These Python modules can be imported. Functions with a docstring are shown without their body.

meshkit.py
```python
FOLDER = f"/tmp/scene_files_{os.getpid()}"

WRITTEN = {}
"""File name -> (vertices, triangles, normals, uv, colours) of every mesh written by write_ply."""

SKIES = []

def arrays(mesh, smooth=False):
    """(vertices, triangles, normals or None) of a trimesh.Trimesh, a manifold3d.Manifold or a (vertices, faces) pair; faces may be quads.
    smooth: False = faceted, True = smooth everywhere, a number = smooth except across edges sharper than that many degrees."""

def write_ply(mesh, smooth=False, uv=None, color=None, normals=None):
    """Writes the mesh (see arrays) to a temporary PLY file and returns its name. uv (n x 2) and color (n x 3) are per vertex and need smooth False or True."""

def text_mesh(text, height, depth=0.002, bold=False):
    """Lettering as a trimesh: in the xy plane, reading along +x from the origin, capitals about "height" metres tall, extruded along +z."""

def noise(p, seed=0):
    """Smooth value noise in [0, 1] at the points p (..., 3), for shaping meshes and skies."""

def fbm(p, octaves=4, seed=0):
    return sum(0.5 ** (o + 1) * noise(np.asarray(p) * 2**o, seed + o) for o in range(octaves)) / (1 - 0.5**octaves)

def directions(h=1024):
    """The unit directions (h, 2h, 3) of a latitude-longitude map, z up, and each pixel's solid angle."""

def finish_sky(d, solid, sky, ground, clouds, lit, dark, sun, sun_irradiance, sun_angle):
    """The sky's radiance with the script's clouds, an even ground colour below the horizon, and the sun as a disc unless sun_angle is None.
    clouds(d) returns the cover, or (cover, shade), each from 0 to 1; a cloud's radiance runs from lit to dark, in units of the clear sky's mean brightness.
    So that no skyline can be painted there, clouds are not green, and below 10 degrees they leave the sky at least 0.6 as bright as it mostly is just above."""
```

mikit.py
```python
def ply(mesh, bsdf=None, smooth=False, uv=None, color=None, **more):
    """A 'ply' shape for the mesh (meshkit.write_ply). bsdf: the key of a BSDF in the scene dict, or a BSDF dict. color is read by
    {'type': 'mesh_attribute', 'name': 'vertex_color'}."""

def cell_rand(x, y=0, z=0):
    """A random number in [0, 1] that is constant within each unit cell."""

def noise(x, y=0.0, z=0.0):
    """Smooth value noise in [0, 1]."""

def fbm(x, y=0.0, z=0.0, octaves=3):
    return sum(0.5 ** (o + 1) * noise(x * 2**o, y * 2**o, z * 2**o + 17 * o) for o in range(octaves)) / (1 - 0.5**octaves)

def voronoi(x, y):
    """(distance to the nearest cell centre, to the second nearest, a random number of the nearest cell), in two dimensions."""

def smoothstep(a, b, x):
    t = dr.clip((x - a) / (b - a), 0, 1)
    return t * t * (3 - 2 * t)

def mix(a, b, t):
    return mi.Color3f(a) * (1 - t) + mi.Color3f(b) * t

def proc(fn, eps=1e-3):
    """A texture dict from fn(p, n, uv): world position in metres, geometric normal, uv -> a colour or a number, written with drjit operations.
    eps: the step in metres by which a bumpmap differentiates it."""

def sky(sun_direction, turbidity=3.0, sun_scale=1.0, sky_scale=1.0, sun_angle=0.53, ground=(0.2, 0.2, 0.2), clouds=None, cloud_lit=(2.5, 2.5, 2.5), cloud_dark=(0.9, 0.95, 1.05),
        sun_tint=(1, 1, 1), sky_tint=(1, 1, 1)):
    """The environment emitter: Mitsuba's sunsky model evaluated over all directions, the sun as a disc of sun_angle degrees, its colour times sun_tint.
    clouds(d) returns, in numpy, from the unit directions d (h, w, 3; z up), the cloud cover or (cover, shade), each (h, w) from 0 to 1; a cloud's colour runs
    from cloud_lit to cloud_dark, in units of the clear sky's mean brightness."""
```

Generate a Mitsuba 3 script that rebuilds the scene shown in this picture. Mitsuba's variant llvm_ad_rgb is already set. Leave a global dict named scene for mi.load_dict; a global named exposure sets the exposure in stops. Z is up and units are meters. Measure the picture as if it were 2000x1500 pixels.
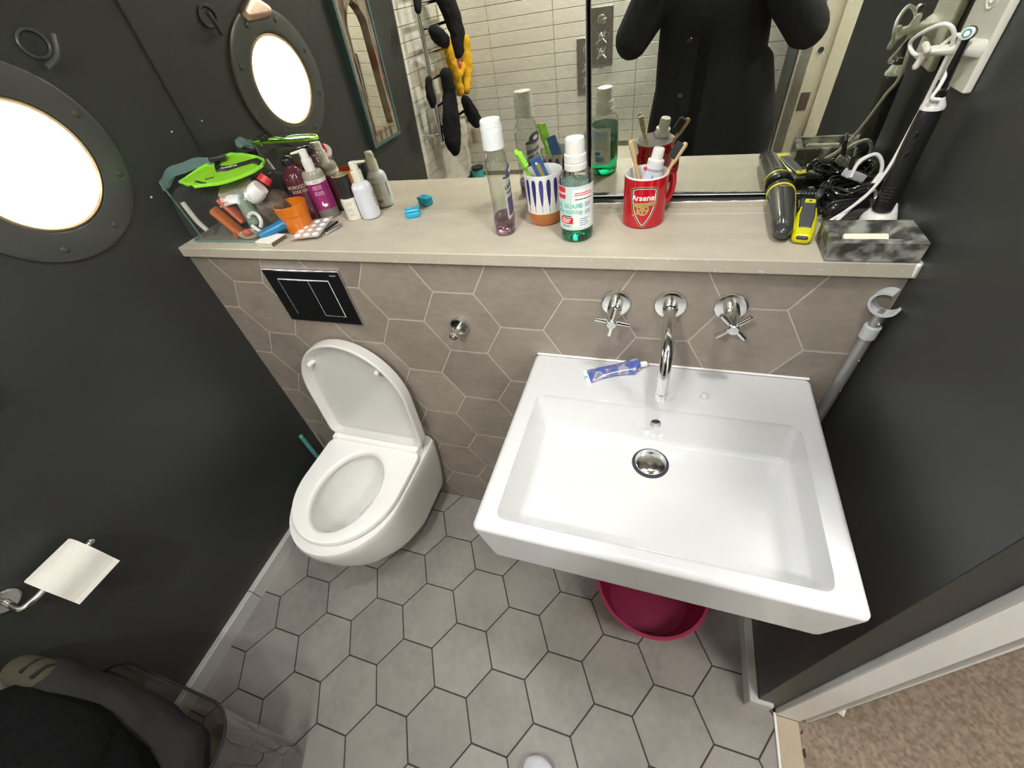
import math, random
import numpy as np, trimesh, manifold3d as m3, mitsuba as mi, drjit as dr
import shapely.geometry as sg, shapely.affinity as sa, shapely.ops as so
import mikit, meshkit
from mikit import proc, noise, fbm, smoothstep, mix
TF = mi.ScalarTransform4f
PI = math.pi
rng = np.random.default_rng(7)
scene, labels = {}, {}
exposure = 0.0

# ---------------------------------------------------------------- camera, daylight, lamps
CAM = np.array([0.44174, -0.73730, 1.50573])
C_RIGHT = np.array([0.94816323, 0.28784314, -0.13465815])
C_FWD = np.array([-0.29697448, 0.65177528, -0.69785037])
C_UP = np.cross(C_RIGHT, C_FWD)
scene['camera'] = {'type': 'perspective', 'fov': 102.2912, 'fov_axis': 'x', 'near_clip': 0.01, 'far_clip': 100.0,
                   'to_world': TF().look_at(origin=CAM.tolist(), target=(CAM + C_FWD).tolist(), up=C_UP.tolist())}
scene['daylight'] = {'type': 'constant', 'sampling_weight': 0.4, 'radiance': {'type': 'rgb', 'value': [20.0, 21.5, 22.0]}}
LAMP = [[140, 140.0, 136.5], [230, 230.0, 224.2], [105, 105.0, 102.4], [440, 440.0, 429.0]]        # radiance of the recessed ceiling lamps
LAMP_SPOTS = [(0.08, -0.68), (0.60, -0.42), (-0.42, -0.95), (0.10, -1.34)]
HALL_LAMP = [42.0, 41.0, 38.5]
CEIL = 2.18

# ---------------------------------------------------------------- helpers
def mesh_of(v, f):
    return trimesh.Trimesh(np.asarray(v, float), np.asarray(f, int), process=False)

def man(m):
    return m3.Manifold(m3.Mesh(np.asarray(m.vertices, np.float32), np.asarray(m.faces, np.uint32)))

def tm(m):
    q = m.to_mesh()
    return trimesh.Trimesh(np.array(q.vert_properties[:, :3], float), np.array(q.tri_verts, int), process=False)

def cat(*ms):
    return trimesh.util.concatenate([m for m in ms])

def ball(n=10):
    t = np.linspace(0, PI, n // 2 + 1)
    p = np.linspace(0, 2 * PI, n, endpoint=False)
    return np.array([[math.sin(a) * math.cos(b), math.sin(a) * math.sin(b), math.cos(a)] for a in t for b in p])

def hull(pts):
    return m3.Manifold.hull_points(np.asarray(pts, float))

def hull_balls(items, n=12):
    b = ball(n)
    return hull(np.vstack([np.asarray(p) + b * np.asarray(r) for p, r in items]))

def rbox(lo, hi, r, n=10):
    lo, hi = np.asarray(lo, float), np.asarray(hi, float)
    cs = [(np.array([x, y, z]), r) for x in (lo[0] + r, hi[0] - r) for y in (lo[1] + r, hi[1] - r) for z in (lo[2] + r, hi[2] - r)]
    return hull_balls(cs, n)

def cbox(lo, hi, c=0.001):
    """box with chamfered edges, few triangles"""
    lo, hi = np.asarray(lo, float), np.asarray(hi, float)
    P = []
    for sx in (0, 1):
        for sy in (0, 1):
            for sz in (0, 1):
                p = np.array([(lo, hi)[sx][0], (lo, hi)[sy][1], (lo, hi)[sz][2]])
                ins = np.array([c if s == 0 else -c for s in (sx, sy, sz)])
                for k in range(3):
                    q = p + ins
                    q[k] = p[k]
                    P.append(q)
    return tm(hull(P))

def chain(joints, n=12):
    """joints: [(p, r), ...] -> union of the hulls of neighbours"""
    return m3.Manifold.batch_boolean([hull_balls(joints[i:i + 2], n) for i in range(len(joints) - 1)], m3.OpType.Add)

def lathe(prof, n=40, closed=False):
    prof = np.asarray(prof, float)
    a = np.linspace(0, 2 * PI, n, endpoint=False)
    V, F = [], []
    k = len(prof)
    for r, z in prof:
        V.append(np.stack([r * np.cos(a), r * np.sin(a), np.full(n, z)], 1))
    V = np.vstack(V)
    for i in range(k if closed else k - 1):
        j = (i + 1) % k
        for t in range(n):
            u = (t + 1) % n
            F += [[i * n + t, i * n + u, j * n + u], [i * n + t, j * n + u, j * n + t]]
    return mesh_of(V, F)

def move(m, p=(0, 0, 0), rz=0.0, rx=0.0, ry=0.0, s=None):
    m = m.copy()
    if s is not None:
        m.apply_scale(s)
    M = trimesh.transformations.euler_matrix(rx, ry, rz, 'sxyz')
    M[:3, 3] = p
    m.apply_transform(M)
    return m

def spline(pts, per=8):
    pts = np.asarray(pts, float)
    P = np.vstack([2 * pts[0] - pts[1], pts, 2 * pts[-1] - pts[-2]])
    out = []
    for i in range(1, len(P) - 2):
        for t in np.linspace(0, 1, per, endpoint=False):
            a, b, c, d = P[i - 1], P[i], P[i + 1], P[i + 2]
            out.append(0.5 * ((2 * b) + (c - a) * t + (2 * a - 5 * b + 4 * c - d) * t * t + (3 * b - a - 3 * c + d) * t ** 3))
    out.append(pts[-1])
    return np.array(out)

def tube(path, r, n=10, caps=True):
    path = np.asarray(path, float)
    k = len(path)
    rr = np.broadcast_to(r, k)
    T = np.gradient(path, axis=0)
    T /= np.linalg.norm(T, axis=1, keepdims=True) + 1e-12
    u = np.cross(T[0], [0.3, 0.2, 0.93])
    if np.linalg.norm(u) < 1e-3:
        u = np.cross(T[0], [1, 0, 0])
    u /= np.linalg.norm(u)
    a = np.linspace(0, 2 * PI, n, endpoint=False)
    V, F = [], []
    for i in range(k):
        u = u - T[i] * (u @ T[i])
        u /= np.linalg.norm(u)
        w = np.cross(T[i], u)
        V.append(path[i] + rr[i] * (np.cos(a)[:, None] * u + np.sin(a)[:, None] * w))
    for i in range(k - 1):
        for t in range(n):
            s = (t + 1) % n
            F += [[i * n + t, i * n + s, (i + 1) * n + s], [i * n + t, (i + 1) * n + s, (i + 1) * n + t]]
    V = np.vstack(V)
    if caps:
        V = np.vstack([V, path[0], path[-1]])
        for t in range(n):
            s = (t + 1) % n
            F += [[k * n, s, t], [k * n + 1, (k - 1) * n + t, (k - 1) * n + s]]
    return mesh_of(V, F)

def stick(a, b, r0, r1=None, n=20):
    return tube([a, b], [r0, r0 if r1 is None else r1], n)

def loft(rings, caps=(True, True), closed=False):
    rings = [np.asarray(r, float) for r in rings]
    n, k = len(rings[0]), len(rings)
    V, F = np.vstack(rings), []
    for i in range(k if closed else k - 1):
        j = (i + 1) % k
        for t in range(n):
            s = (t + 1) % n
            F += [[i * n + t, i * n + s, j * n + s], [i * n + t, j * n + s, j * n + t]]
    if not closed:
        for c, ring, flip in ((caps[0], 0, True), (caps[1], k - 1, False)):
            if c:
                V = np.vstack([V, rings[ring].mean(0)])
                for t in range(n):
                    s = (t + 1) % n
                    q = [len(V) - 1, ring * n + t, ring * n + s]
                    F.append(q[::-1] if flip else q)
    return mesh_of(V, F)

def extrude(poly, z0, z1):
    out = []
    for g in getattr(poly, 'geoms', [poly]):
        if g.is_empty or g.area < 1e-10:
            continue
        m = trimesh.creation.extrude_polygon(g, z1 - z0, engine='earcut')
        m.apply_translation([0, 0, z0])
        out.append(m)
    return cat(*out)

def frame_map(m, o, ex, ey, ez):
    """local x,y,z -> o + x ex + y ey + z ez"""
    v = np.asarray(m.vertices)
    w = np.asarray(o) + v[:, :1] * np.asarray(ex) + v[:, 1:2] * np.asarray(ey) + v[:, 2:] * np.asarray(ez)
    f = np.asarray(m.faces)
    if np.dot(np.cross(ex, ey), ez) < 0:
        f = f[:, ::-1]
    return mesh_of(w, f)

def wrap(m, R, phi, z0, c=(0, 0, 0), maxlen=0.004):
    """bend a flat mesh (x right, y up, z outward) round an upright cylinder of radius R, its x=0 at the angle phi"""
    v, f = trimesh.remesh.subdivide_to_size(m.vertices, m.faces, maxlen)
    a = phi + v[:, 0] / R
    r = R + v[:, 2]
    return mesh_of(np.stack([c[0] + r * np.cos(a), c[1] + r * np.sin(a), c[2] + z0 + v[:, 1]], 1), f)

def centred_text(s, h, depth=0.0003, bold=True):
    m = meshkit.text_mesh(s, h, depth, bold)
    b = m.bounds
    m.apply_translation([-(b[0][0] + b[1][0]) / 2, -h / 2, 0])
    return m

def blob(c, r, amp=0.12, freq=3.0, seed=0, sub=4, flat=None):
    m = trimesh.creation.icosphere(subdivisions=sub)
    v = np.asarray(m.vertices)
    d = meshkit.fbm(v * freq + seed * 7.3, 4, seed) - 0.5
    v = v * (1 + 2 * amp * d[:, None]) * np.asarray(r) + np.asarray(c)
    if flat is not None:
        v[:, 2] = np.maximum(v[:, 2], flat)
    return mesh_of(v, m.faces)

used = {}
def key_of(name):
    if name not in used:
        used[name] = 0
        return name
    used[name] += 1
    return f'{name}_{used[name]:03d}'

def thing(name, label, category=None, group=None, kind=None):
    k = key_of(name)
    labels[k] = {'label': label}
    if category:
        labels[k]['category'] = category
    if group:
        labels[k]['group'] = group
    if kind:
        labels[k]['kind'] = kind
    return k

def part(parent, name, mesh, mat, smooth=35, label=None, kind=None, **kw):
    k = key_of(parent + '__' + name)
    if isinstance(mesh, m3.Manifold):
        mesh = tm(mesh)
    scene[k] = mikit.ply(mesh, mat, smooth=smooth, **kw)
    if label or kind:
        labels[k] = {}
        if label:
            labels[k]['label'] = label
        if kind:
            labels[k]['kind'] = kind
    return k

def single(name, mesh, mat, label, category=None, smooth=35, group=None, kind=None, **kw):
    k = thing(name, label, category, group, kind)
    if isinstance(mesh, m3.Manifold):
        mesh = tm(mesh)
    scene[k] = mikit.ply(mesh, mat, smooth=smooth, **kw)
    return k

# ---------------------------------------------------------------- materials
def rgb(*c):
    return {'type': 'rgb', 'value': list(c)}

def two(b):
    return {'type': 'twosided', 'bsdf': b}

def pr(c, rough=0.5, spec=0.5, **kw):
    return two({'type': 'principled', 'base_color': c if isinstance(c, dict) else rgb(*c), 'roughness': rough, 'specular': spec, **kw})

M = {}
def mat(name, b):
    scene['mat_' + name] = b
    M[name] = 'mat_' + name

def tile_tex(base, amp, tint, scale, seed):
    def fn(p, n, uv):
        a = fbm(p.x * scale + seed, p.y * scale + 3.1 * seed, p.z * scale, 4)
        b = fbm(p.x * 60 + seed, p.y * 60, p.z * 90, 2)
        c = mi.Color3f(*base) * (1 + amp * (a - 0.5) * 2 + 0.16 * (b - 0.5))
        return mix(c, mi.Color3f(*tint), 0.5 * smoothstep(0.5, 0.8, fbm(p.x * 7 + 9 * seed, p.y * 7, p.z * 7 + seed, 3)))
    return proc(fn)

for i, k in enumerate((0.94, 1.0, 1.07)):
    mat(f'wall_tile_{i}', pr(tile_tex((0.262 * k, 0.226 * k, 0.190 * k), 0.18, (0.285 * k, 0.235 * k, 0.195 * k), 14, i + 1), 0.55, 0.3))
    mat(f'floor_tile_{i}', pr(tile_tex((0.265 * k, 0.243 * k, 0.225 * k), 0.16, (0.29 * k, 0.262 * k, 0.245 * k), 9, i + 5), 0.5, 0.35))
mat('grout_light', pr((0.46, 0.41, 0.35), 0.9, 0.1))
mat('grout_dark', pr((0.050, 0.046, 0.042), 0.9, 0.1))
def stone_fn(p, n, uv):
    a = fbm(p.x * 18, p.y * 40, p.z * 30, 4)
    b = noise(p.x * 160, p.y * 160, p.z * 160)
    c = mix(mi.Color3f(0.43, 0.385, 0.305), mi.Color3f(0.52, 0.475, 0.39), a)
    return mix(c, mi.Color3f(0.66, 0.63, 0.54), 0.55 * smoothstep(0.86, 0.94, b))
mat('stone', pr(proc(stone_fn), 0.5, 0.4))
mat('stone_line', pr((0.72, 0.68, 0.58), 0.5))
def dark_fn(p, n, uv):
    a = fbm(p.x * 5, p.y * 5, p.z * 5, 3)
    return mi.Color3f(0.028, 0.030, 0.029) * (0.85 + 0.3 * a)
mat('dark_paint', pr(proc(dark_fn), 0.42, 0.45))
mat('dark_paint_gloss', pr((0.055, 0.058, 0.055), 0.3, 0.5))
mat('ceiling', pr((0.75, 0.73, 0.68), 0.9, 0.1))
mat('white_paint', pr((0.72, 0.71, 0.69), 0.45, 0.4))
mat('cream_paint', pr((0.66, 0.61, 0.48), 0.5, 0.4))
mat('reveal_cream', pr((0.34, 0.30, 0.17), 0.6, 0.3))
mat('gilt', pr((0.50, 0.36, 0.20), 0.35, 0.6, metallic=0.3))
mat('baseboard', pr((0.52, 0.52, 0.49), 0.35, 0.4))
mat('ceramic', pr((0.60, 0.605, 0.61), 0.12, 0.5, clearcoat=0.3, clearcoat_gloss=0.95))
mat('toilet_white', pr((0.76, 0.755, 0.73), 0.12, 0.5, clearcoat=0.4, clearcoat_gloss=0.9))
mat('seat_white', pr((0.86, 0.855, 0.835), 0.22, 0.5))
mat('lid_white', pr((0.66, 0.655, 0.62), 0.25, 0.5))
mat('chrome', two({'type': 'roughconductor', 'material': 'Ag', 'alpha': 0.04, 'specular_reflectance': rgb(0.78, 0.80, 0.82)}))
mat('steel', two({'type': 'roughconductor', 'material': 'Cr', 'alpha': 0.18}))
mat('brass', two({'type': 'roughconductor', 'material': 'Cu', 'alpha': 0.3, 'specular_reflectance': rgb(0.9, 1.0, 1.0)}))
mat('mirror_warm', two({'type': 'conductor', 'material': 'none', 'specular_reflectance': rgb(0.90, 0.885, 0.79)}))
mat('mirror_cool', two({'type': 'conductor', 'material': 'none', 'specular_reflectance': rgb(0.82, 0.85, 0.75)}))
mat('mirror_edge', pr((0.025, 0.028, 0.028), 0.35))
mat('black_gloss', pr((0.008, 0.008, 0.009), 0.12, 0.6))
mat('black_plastic', pr((0.012, 0.012, 0.013), 0.3, 0.5))
mat('dark_grey_plastic', pr((0.05, 0.055, 0.06), 0.35, 0.5))
mat('white_plastic', pr((0.75, 0.74, 0.70), 0.3, 0.5))
mat('ivory_plastic', pr((0.66, 0.645, 0.56), 0.35, 0.5))
mat('milky_plastic', pr((0.62, 0.63, 0.68), 0.25, 0.5))
mat('lid_plastic', pr((0.74, 0.77, 0.76), 0.2, 0.5))
mat('grey_metal', pr((0.30, 0.30, 0.29), 0.35, 0.6, metallic=0.5))
mat('grey_plastic', pr((0.44, 0.45, 0.45), 0.4))
mat('teal', pr((0.07, 0.29, 0.27), 0.4))
mat('teal_glass', pr((0.03, 0.30, 0.32), 0.15))
mat('cyan', pr((0.0, 0.36, 0.58), 0.15, 0.6))
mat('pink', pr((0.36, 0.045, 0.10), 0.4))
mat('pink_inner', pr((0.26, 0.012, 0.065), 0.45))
mat('red', pr((0.50, 0.004, 0.016), 0.1, 0.6, clearcoat=0.5, clearcoat_gloss=0.95))
mat('red_matt', pr((0.55, 0.03, 0.03), 0.4))
mat('white_glaze', pr((0.76, 0.75, 0.72), 0.12, 0.5))
mat('navy', pr((0.028, 0.028, 0.14), 0.2))
mat('navy_light', pr((0.07, 0.06, 0.24), 0.2))
mat('terracotta', pr((0.46, 0.17, 0.06), 0.7, 0.2))
mat('gold', pr((0.55, 0.38, 0.14), 0.3, 0.5, metallic=0.4))
mat('print_white', pr((0.82, 0.82, 0.80), 0.4))
mat('print_grey', pr((0.38, 0.33, 0.31), 0.5))
mat('print_dark', pr((0.03, 0.03, 0.04), 0.5))
mat('print_red', pr((0.62, 0.03, 0.05), 0.4))
mat('print_green', pr((0.16, 0.50, 0.42), 0.4))
mat('print_blue', pr((0.10, 0.22, 0.42), 0.4))
mat('label_mint', pr((0.60, 0.74, 0.70), 0.4))
mat('label_grey', pr((0.48, 0.49, 0.44), 0.4))
mat('label_purple', pr((0.075, 0.05, 0.15), 0.35))
mat('magenta', pr((0.26, 0.022, 0.13), 0.3))
mat('plum', pr((0.075, 0.016, 0.028), 0.12, 0.6))
mat('bottle_smoke', pr((0.17, 0.17, 0.14), 0.12, 0.5))
mat('bottle_clear_top', pr((0.33, 0.31, 0.25), 0.12, 0.6))
mat('lime', pr((0.26, 0.62, 0.02), 0.3, 0.5))
mat('lime_bright', pr((0.28, 0.72, 0.06), 0.35))
mat('yellow', pr((0.66, 0.64, 0.0), 0.3))
mat('orange_pouch', pr((0.62, 0.16, 0.03), 0.55))
mat('coral', pr((0.62, 0.12, 0.06), 0.5))
mat('sage', pr((0.17, 0.24, 0.16), 0.5))
mat('cream', pr((0.62, 0.58, 0.42), 0.4))
mat('brown', pr((0.10, 0.075, 0.055), 0.6))
mat('blue_plastic', pr((0.015, 0.17, 0.36), 0.25))
mat('bamboo', pr((0.56, 0.39, 0.21), 0.5))
mat('bamboo_grey', pr((0.40, 0.39, 0.30), 0.5))
mat('bristle_black', pr((0.02, 0.02, 0.022), 0.8))
mat('paper', pr((0.74, 0.72, 0.66), 0.9, 0.1))
mat('foil', two({'type': 'roughconductor', 'material': 'Al', 'alpha': 0.25}))
mat('foil_grey', pr((0.55, 0.54, 0.52), 0.25, 0.8, metallic=0.3))
mat('dark_grey_gloss', pr((0.035, 0.037, 0.036), 0.2, 0.6))
mat('steel_dark', two({'type': 'roughconductor', 'material': 'Cr', 'alpha': 0.15, 'specular_reflectance': rgb(0.55, 0.55, 0.52)}))
mat('soap', pr((0.80, 0.78, 0.62), 0.45))
mat('beige', pr((0.40, 0.33, 0.24), 0.7))
def marble_fn(p, n, uv):
    a = fbm(p.x * 45, p.y * 45, p.z * 45, 4)
    return mix(mi.Color3f(0.035, 0.036, 0.032), mi.Color3f(0.34, 0.34, 0.30), smoothstep(0.38, 0.74, a))
mat('marble', pr(proc(marble_fn), 0.4))
def white_tile_fn(p, n, uv):
    a = fbm(p.x * 6, p.y * 6, p.z * 20, 3)
    return mi.Color3f(0.66, 0.64, 0.56) * (0.93 + 0.14 * a)
mat('white_tile', pr(proc(white_tile_fn), 0.22, 0.5))
mat('grout_shower', pr((0.20, 0.18, 0.13), 0.9, 0.1))
def wood_fn(p, n, uv):
    a = fbm(p.x * 30, p.y * 90, p.z * 12, 4)
    c = mix(mi.Color3f(0.07, 0.045, 0.03), mi.Color3f(0.26, 0.22, 0.16), smoothstep(0.3, 0.65, a))
    return mix(c, mi.Color3f(0.22, 0.05, 0.04), 0.6 * smoothstep(0.6, 0.75, fbm(p.x * 50 + 4, p.y * 50, p.z * 18, 3)))
mat('old_wood', pr(proc(wood_fn), 0.7))
mat('teal_wood', pr((0.05, 0.10, 0.10), 0.6))
def coat_fn(p, n, uv):
    return mi.Color3f(0.016, 0.016, 0.017) * (0.7 + 0.6 * fbm(p.x * 150, p.y * 150, p.z * 150, 2))
mat('coat', pr(proc(coat_fn), 0.9, 0.15, sheen=0.15))
def fleece_fn(p, n, uv):
    return mi.Color3f(0.0065, 0.0065, 0.007) * (0.55 + 0.9 * fbm(p.x * 220, p.y * 220, p.z * 220, 2))
mat('fleece', pr(proc(fleece_fn), 1.0, 0.05, sheen=0.12))
mat('charcoal_cloth', pr((0.026, 0.025, 0.026), 1.0, 0.05, sheen=0.2))
mat('olive_cord', pr((0.065, 0.058, 0.040), 0.95, 0.05, sheen=0.3))
mat('black_cloth', pr((0.010, 0.010, 0.011), 0.95, 0.1, sheen=0.2))
mat('yellow_cloth', pr((0.55, 0.31, 0.02), 0.85, 0.1))
mat('skin', pr((0.50, 0.31, 0.23), 0.5, 0.3))
mat('hair', pr((0.05, 0.03, 0.02), 0.6))
mat('trousers', pr((0.03, 0.032, 0.04), 0.9, 0.1))
mat('sock', pr((0.68, 0.68, 0.74), 0.95, 0.1))
mat('eye_white', pr((0.8, 0.8, 0.78), 0.2))
def carpet_fn(p, n, uv):
    a = fbm(p.x * 120, p.y * 120, 0.0, 3)
    return mix(mi.Color3f(0.14, 0.105, 0.078), mi.Color3f(0.34, 0.275, 0.215), a)
mat('carpet', {'type': 'bumpmap', 'scale': 1.0, 'tex': proc(lambda p, n, uv: 0.004 * fbm(p.x * 150, p.y * 150, 0.0, 2)), 'bsdf': pr(proc(carpet_fn), 1.0, 0.05)})
mat('clear_film', {'type': 'blendbsdf', 'weight': 0.05, 'a': {'type': 'thindielectric', 'int_ior': 1.5}, 'b': pr((0.5, 0.53, 0.5), 0.2)})
mat('clear_wall', {'type': 'blendbsdf', 'weight': 0.035, 'a': {'type': 'thindielectric', 'int_ior': 1.5, 'specular_transmittance': rgb(0.95, 0.97, 0.95)}, 'b': pr((0.55, 0.57, 0.53), 0.15)})
mat('window_glass', {'type': 'thindielectric', 'int_ior': 1.5})
mat('orange_glass', {'type': 'blendbsdf', 'weight': 0.82, 'a': {'type': 'thindielectric', 'specular_transmittance': rgb(1.0, 0.5, 0.12)}, 'b': pr((0.72, 0.20, 0.015), 0.15)})
mat('smoke_film', {'type': 'thindielectric', 'int_ior': 1.5, 'specular_transmittance': rgb(0.72, 0.70, 0.70)})
mat('teal_film', {'type': 'blendbsdf', 'weight': 0.35, 'a': {'type': 'thindielectric', 'specular_transmittance': rgb(0.7, 0.9, 0.88)}, 'b': pr((0.30, 0.46, 0.44), 0.25)})
mat('blue_film', {'type': 'blendbsdf', 'weight': 0.6, 'a': {'type': 'thindielectric', 'specular_transmittance': rgb(0.5, 0.75, 0.95)}, 'b': pr((0.06, 0.14, 0.36), 0.15)})
mat('green_liquid', {'type': 'dielectric', 'int_ior': 1.33, 'specular_transmittance': rgb(0.06, 0.88, 0.56)})
mat('purple_liquid', {'type': 'dielectric', 'int_ior': 1.33, 'specular_transmittance': rgb(0.80, 0.55, 0.72)})
def tube_fn(p, n, uv):
    a = fbm(p.x * 60, p.y * 60, p.z * 60, 3)
    c = mix(mi.Color3f(0.10, 0.16, 0.50), mi.Color3f(0.30, 0.28, 0.44), smoothstep(0.4, 0.6, a))
    return mix(c, mi.Color3f(0.62, 0.60, 0.66), smoothstep(0.55, 0.62, a) * smoothstep(0.75, 0.6, a))
mat('tube_blue', pr(proc(tube_fn), 0.2, 0.7, metallic=0.35))
mat('tube_white', pr((0.66, 0.67, 0.76), 0.25))
mat('lamp_ring', pr((0.7, 0.7, 0.7), 0.4))

# ---------------------------------------------------------------- room shell
S = 0.105                          # side of a hexagonal tile
def hexagon(cx, cy, s):
    return sg.Polygon([(cx + s * math.cos(PI / 3 * k), cy + s * math.sin(PI / 3 * k)) for k in range(6)])

def plate_mesh(poly, t, c=0.0010):
    """a slab over poly, z from 0 to t, with a chamfered top edge (convex polygons)"""
    P = np.array(poly.exterior.coords)[:-1]
    q = poly.buffer(-c, join_style=2)
    if q.is_empty or len(np.array(q.exterior.coords)) != len(P) + 1:
        return extrude(poly, 0, t)
    Q = np.array(q.exterior.coords)[:-1]
    pts = [(x, y, 0) for x, y in P] + [(x, y, t - c) for x, y in P] + [(x, y, t) for x, y in Q]
    return tm(hull(pts))

def hex_field(parent, rect, centre0, gap, mats, put, seed, cut=None):
    """every hexagon (or cut piece) of the field is a part of its own"""
    r = np.random.default_rng(seed)
    full = {}
    for i in range(-12, 13):
        for j in range(-18, 19):
            cx, cy = centre0[0] + 1.5 * S * i, centre0[1] + math.sqrt(3) * S * (j + i / 2)
            h = hexagon(cx, cy, S - gap / math.sqrt(3))
            g = h.intersection(rect)
            if cut is not None:
                g = g.difference(cut)
            if g.is_empty or g.area < 2e-4:
                continue
            if g.geom_type != 'Polygon':
                g = max(g.geoms, key=lambda x: x.area)
            whole = g.area > h.area * 0.999
            m = mats[int(r.integers(len(mats)))]
            dz = float(r.uniform(-0.0002, 0.0002))
            if whole:
                g = h
            base = plate_mesh(g, 0.008 + dz)
            part(parent, 'tile', put(base), M[m], smooth=False)

# --- floor
floor = thing('floor', 'grey brown hexagonal floor tiles with dark grout', kind='structure')
scene[floor] = mikit.ply(cbox((-0.90, -1.50, -0.06), (0.95, 0.02, -0.0012), 0.0005), M['grout_dark'])
F0 = (-0.02095 * S, -5.15204 * S)
def put_floor(m):
    m = m.copy(); m.apply_translation([0, 0, -0.008]); return m
hex_field(floor, sg.box(-0.84, -1.49, 0.882, 0.0), F0, 0.0034, ['floor_tile_0', 'floor_tile_1', 'floor_tile_2'], put_floor, 11)

# --- boxed-out half wall with hexagonal tiles, origin at the centre of one tile
WZ0 = 8.67936 * S
ZT = 1.108                        # ledge top
wall_back = thing('wall_back', 'boxed-out half wall of grey brown hexagonal tiles with pale grout', kind='structure')
scene[wall_back] = mikit.ply(cbox((-0.86, 0.0012, 0.0), (0.86, 0.258, ZT - 0.0268), 0.0005), M['grout_light'])
def put_wall(m):
    return frame_map(m, (0, 0.008, 0), (1, 0, 0), (0, 0, 1), (0, -1, 0))
hex_field(wall_back, sg.box(-0.825, 0.004, 0.833, ZT - 0.027), (0.0, WZ0), 0.0034, ['wall_tile_0', 'wall_tile_1', 'wall_tile_2'], put_wall, 23)

# --- wall behind the mirrors
single('wall_mirror', cbox((-0.95, 0.262, 0.0), (0.95, 0.34, CEIL), 0.001), M['dark_paint'], 'dark charcoal wall behind the mirrors', kind='structure')

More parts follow.
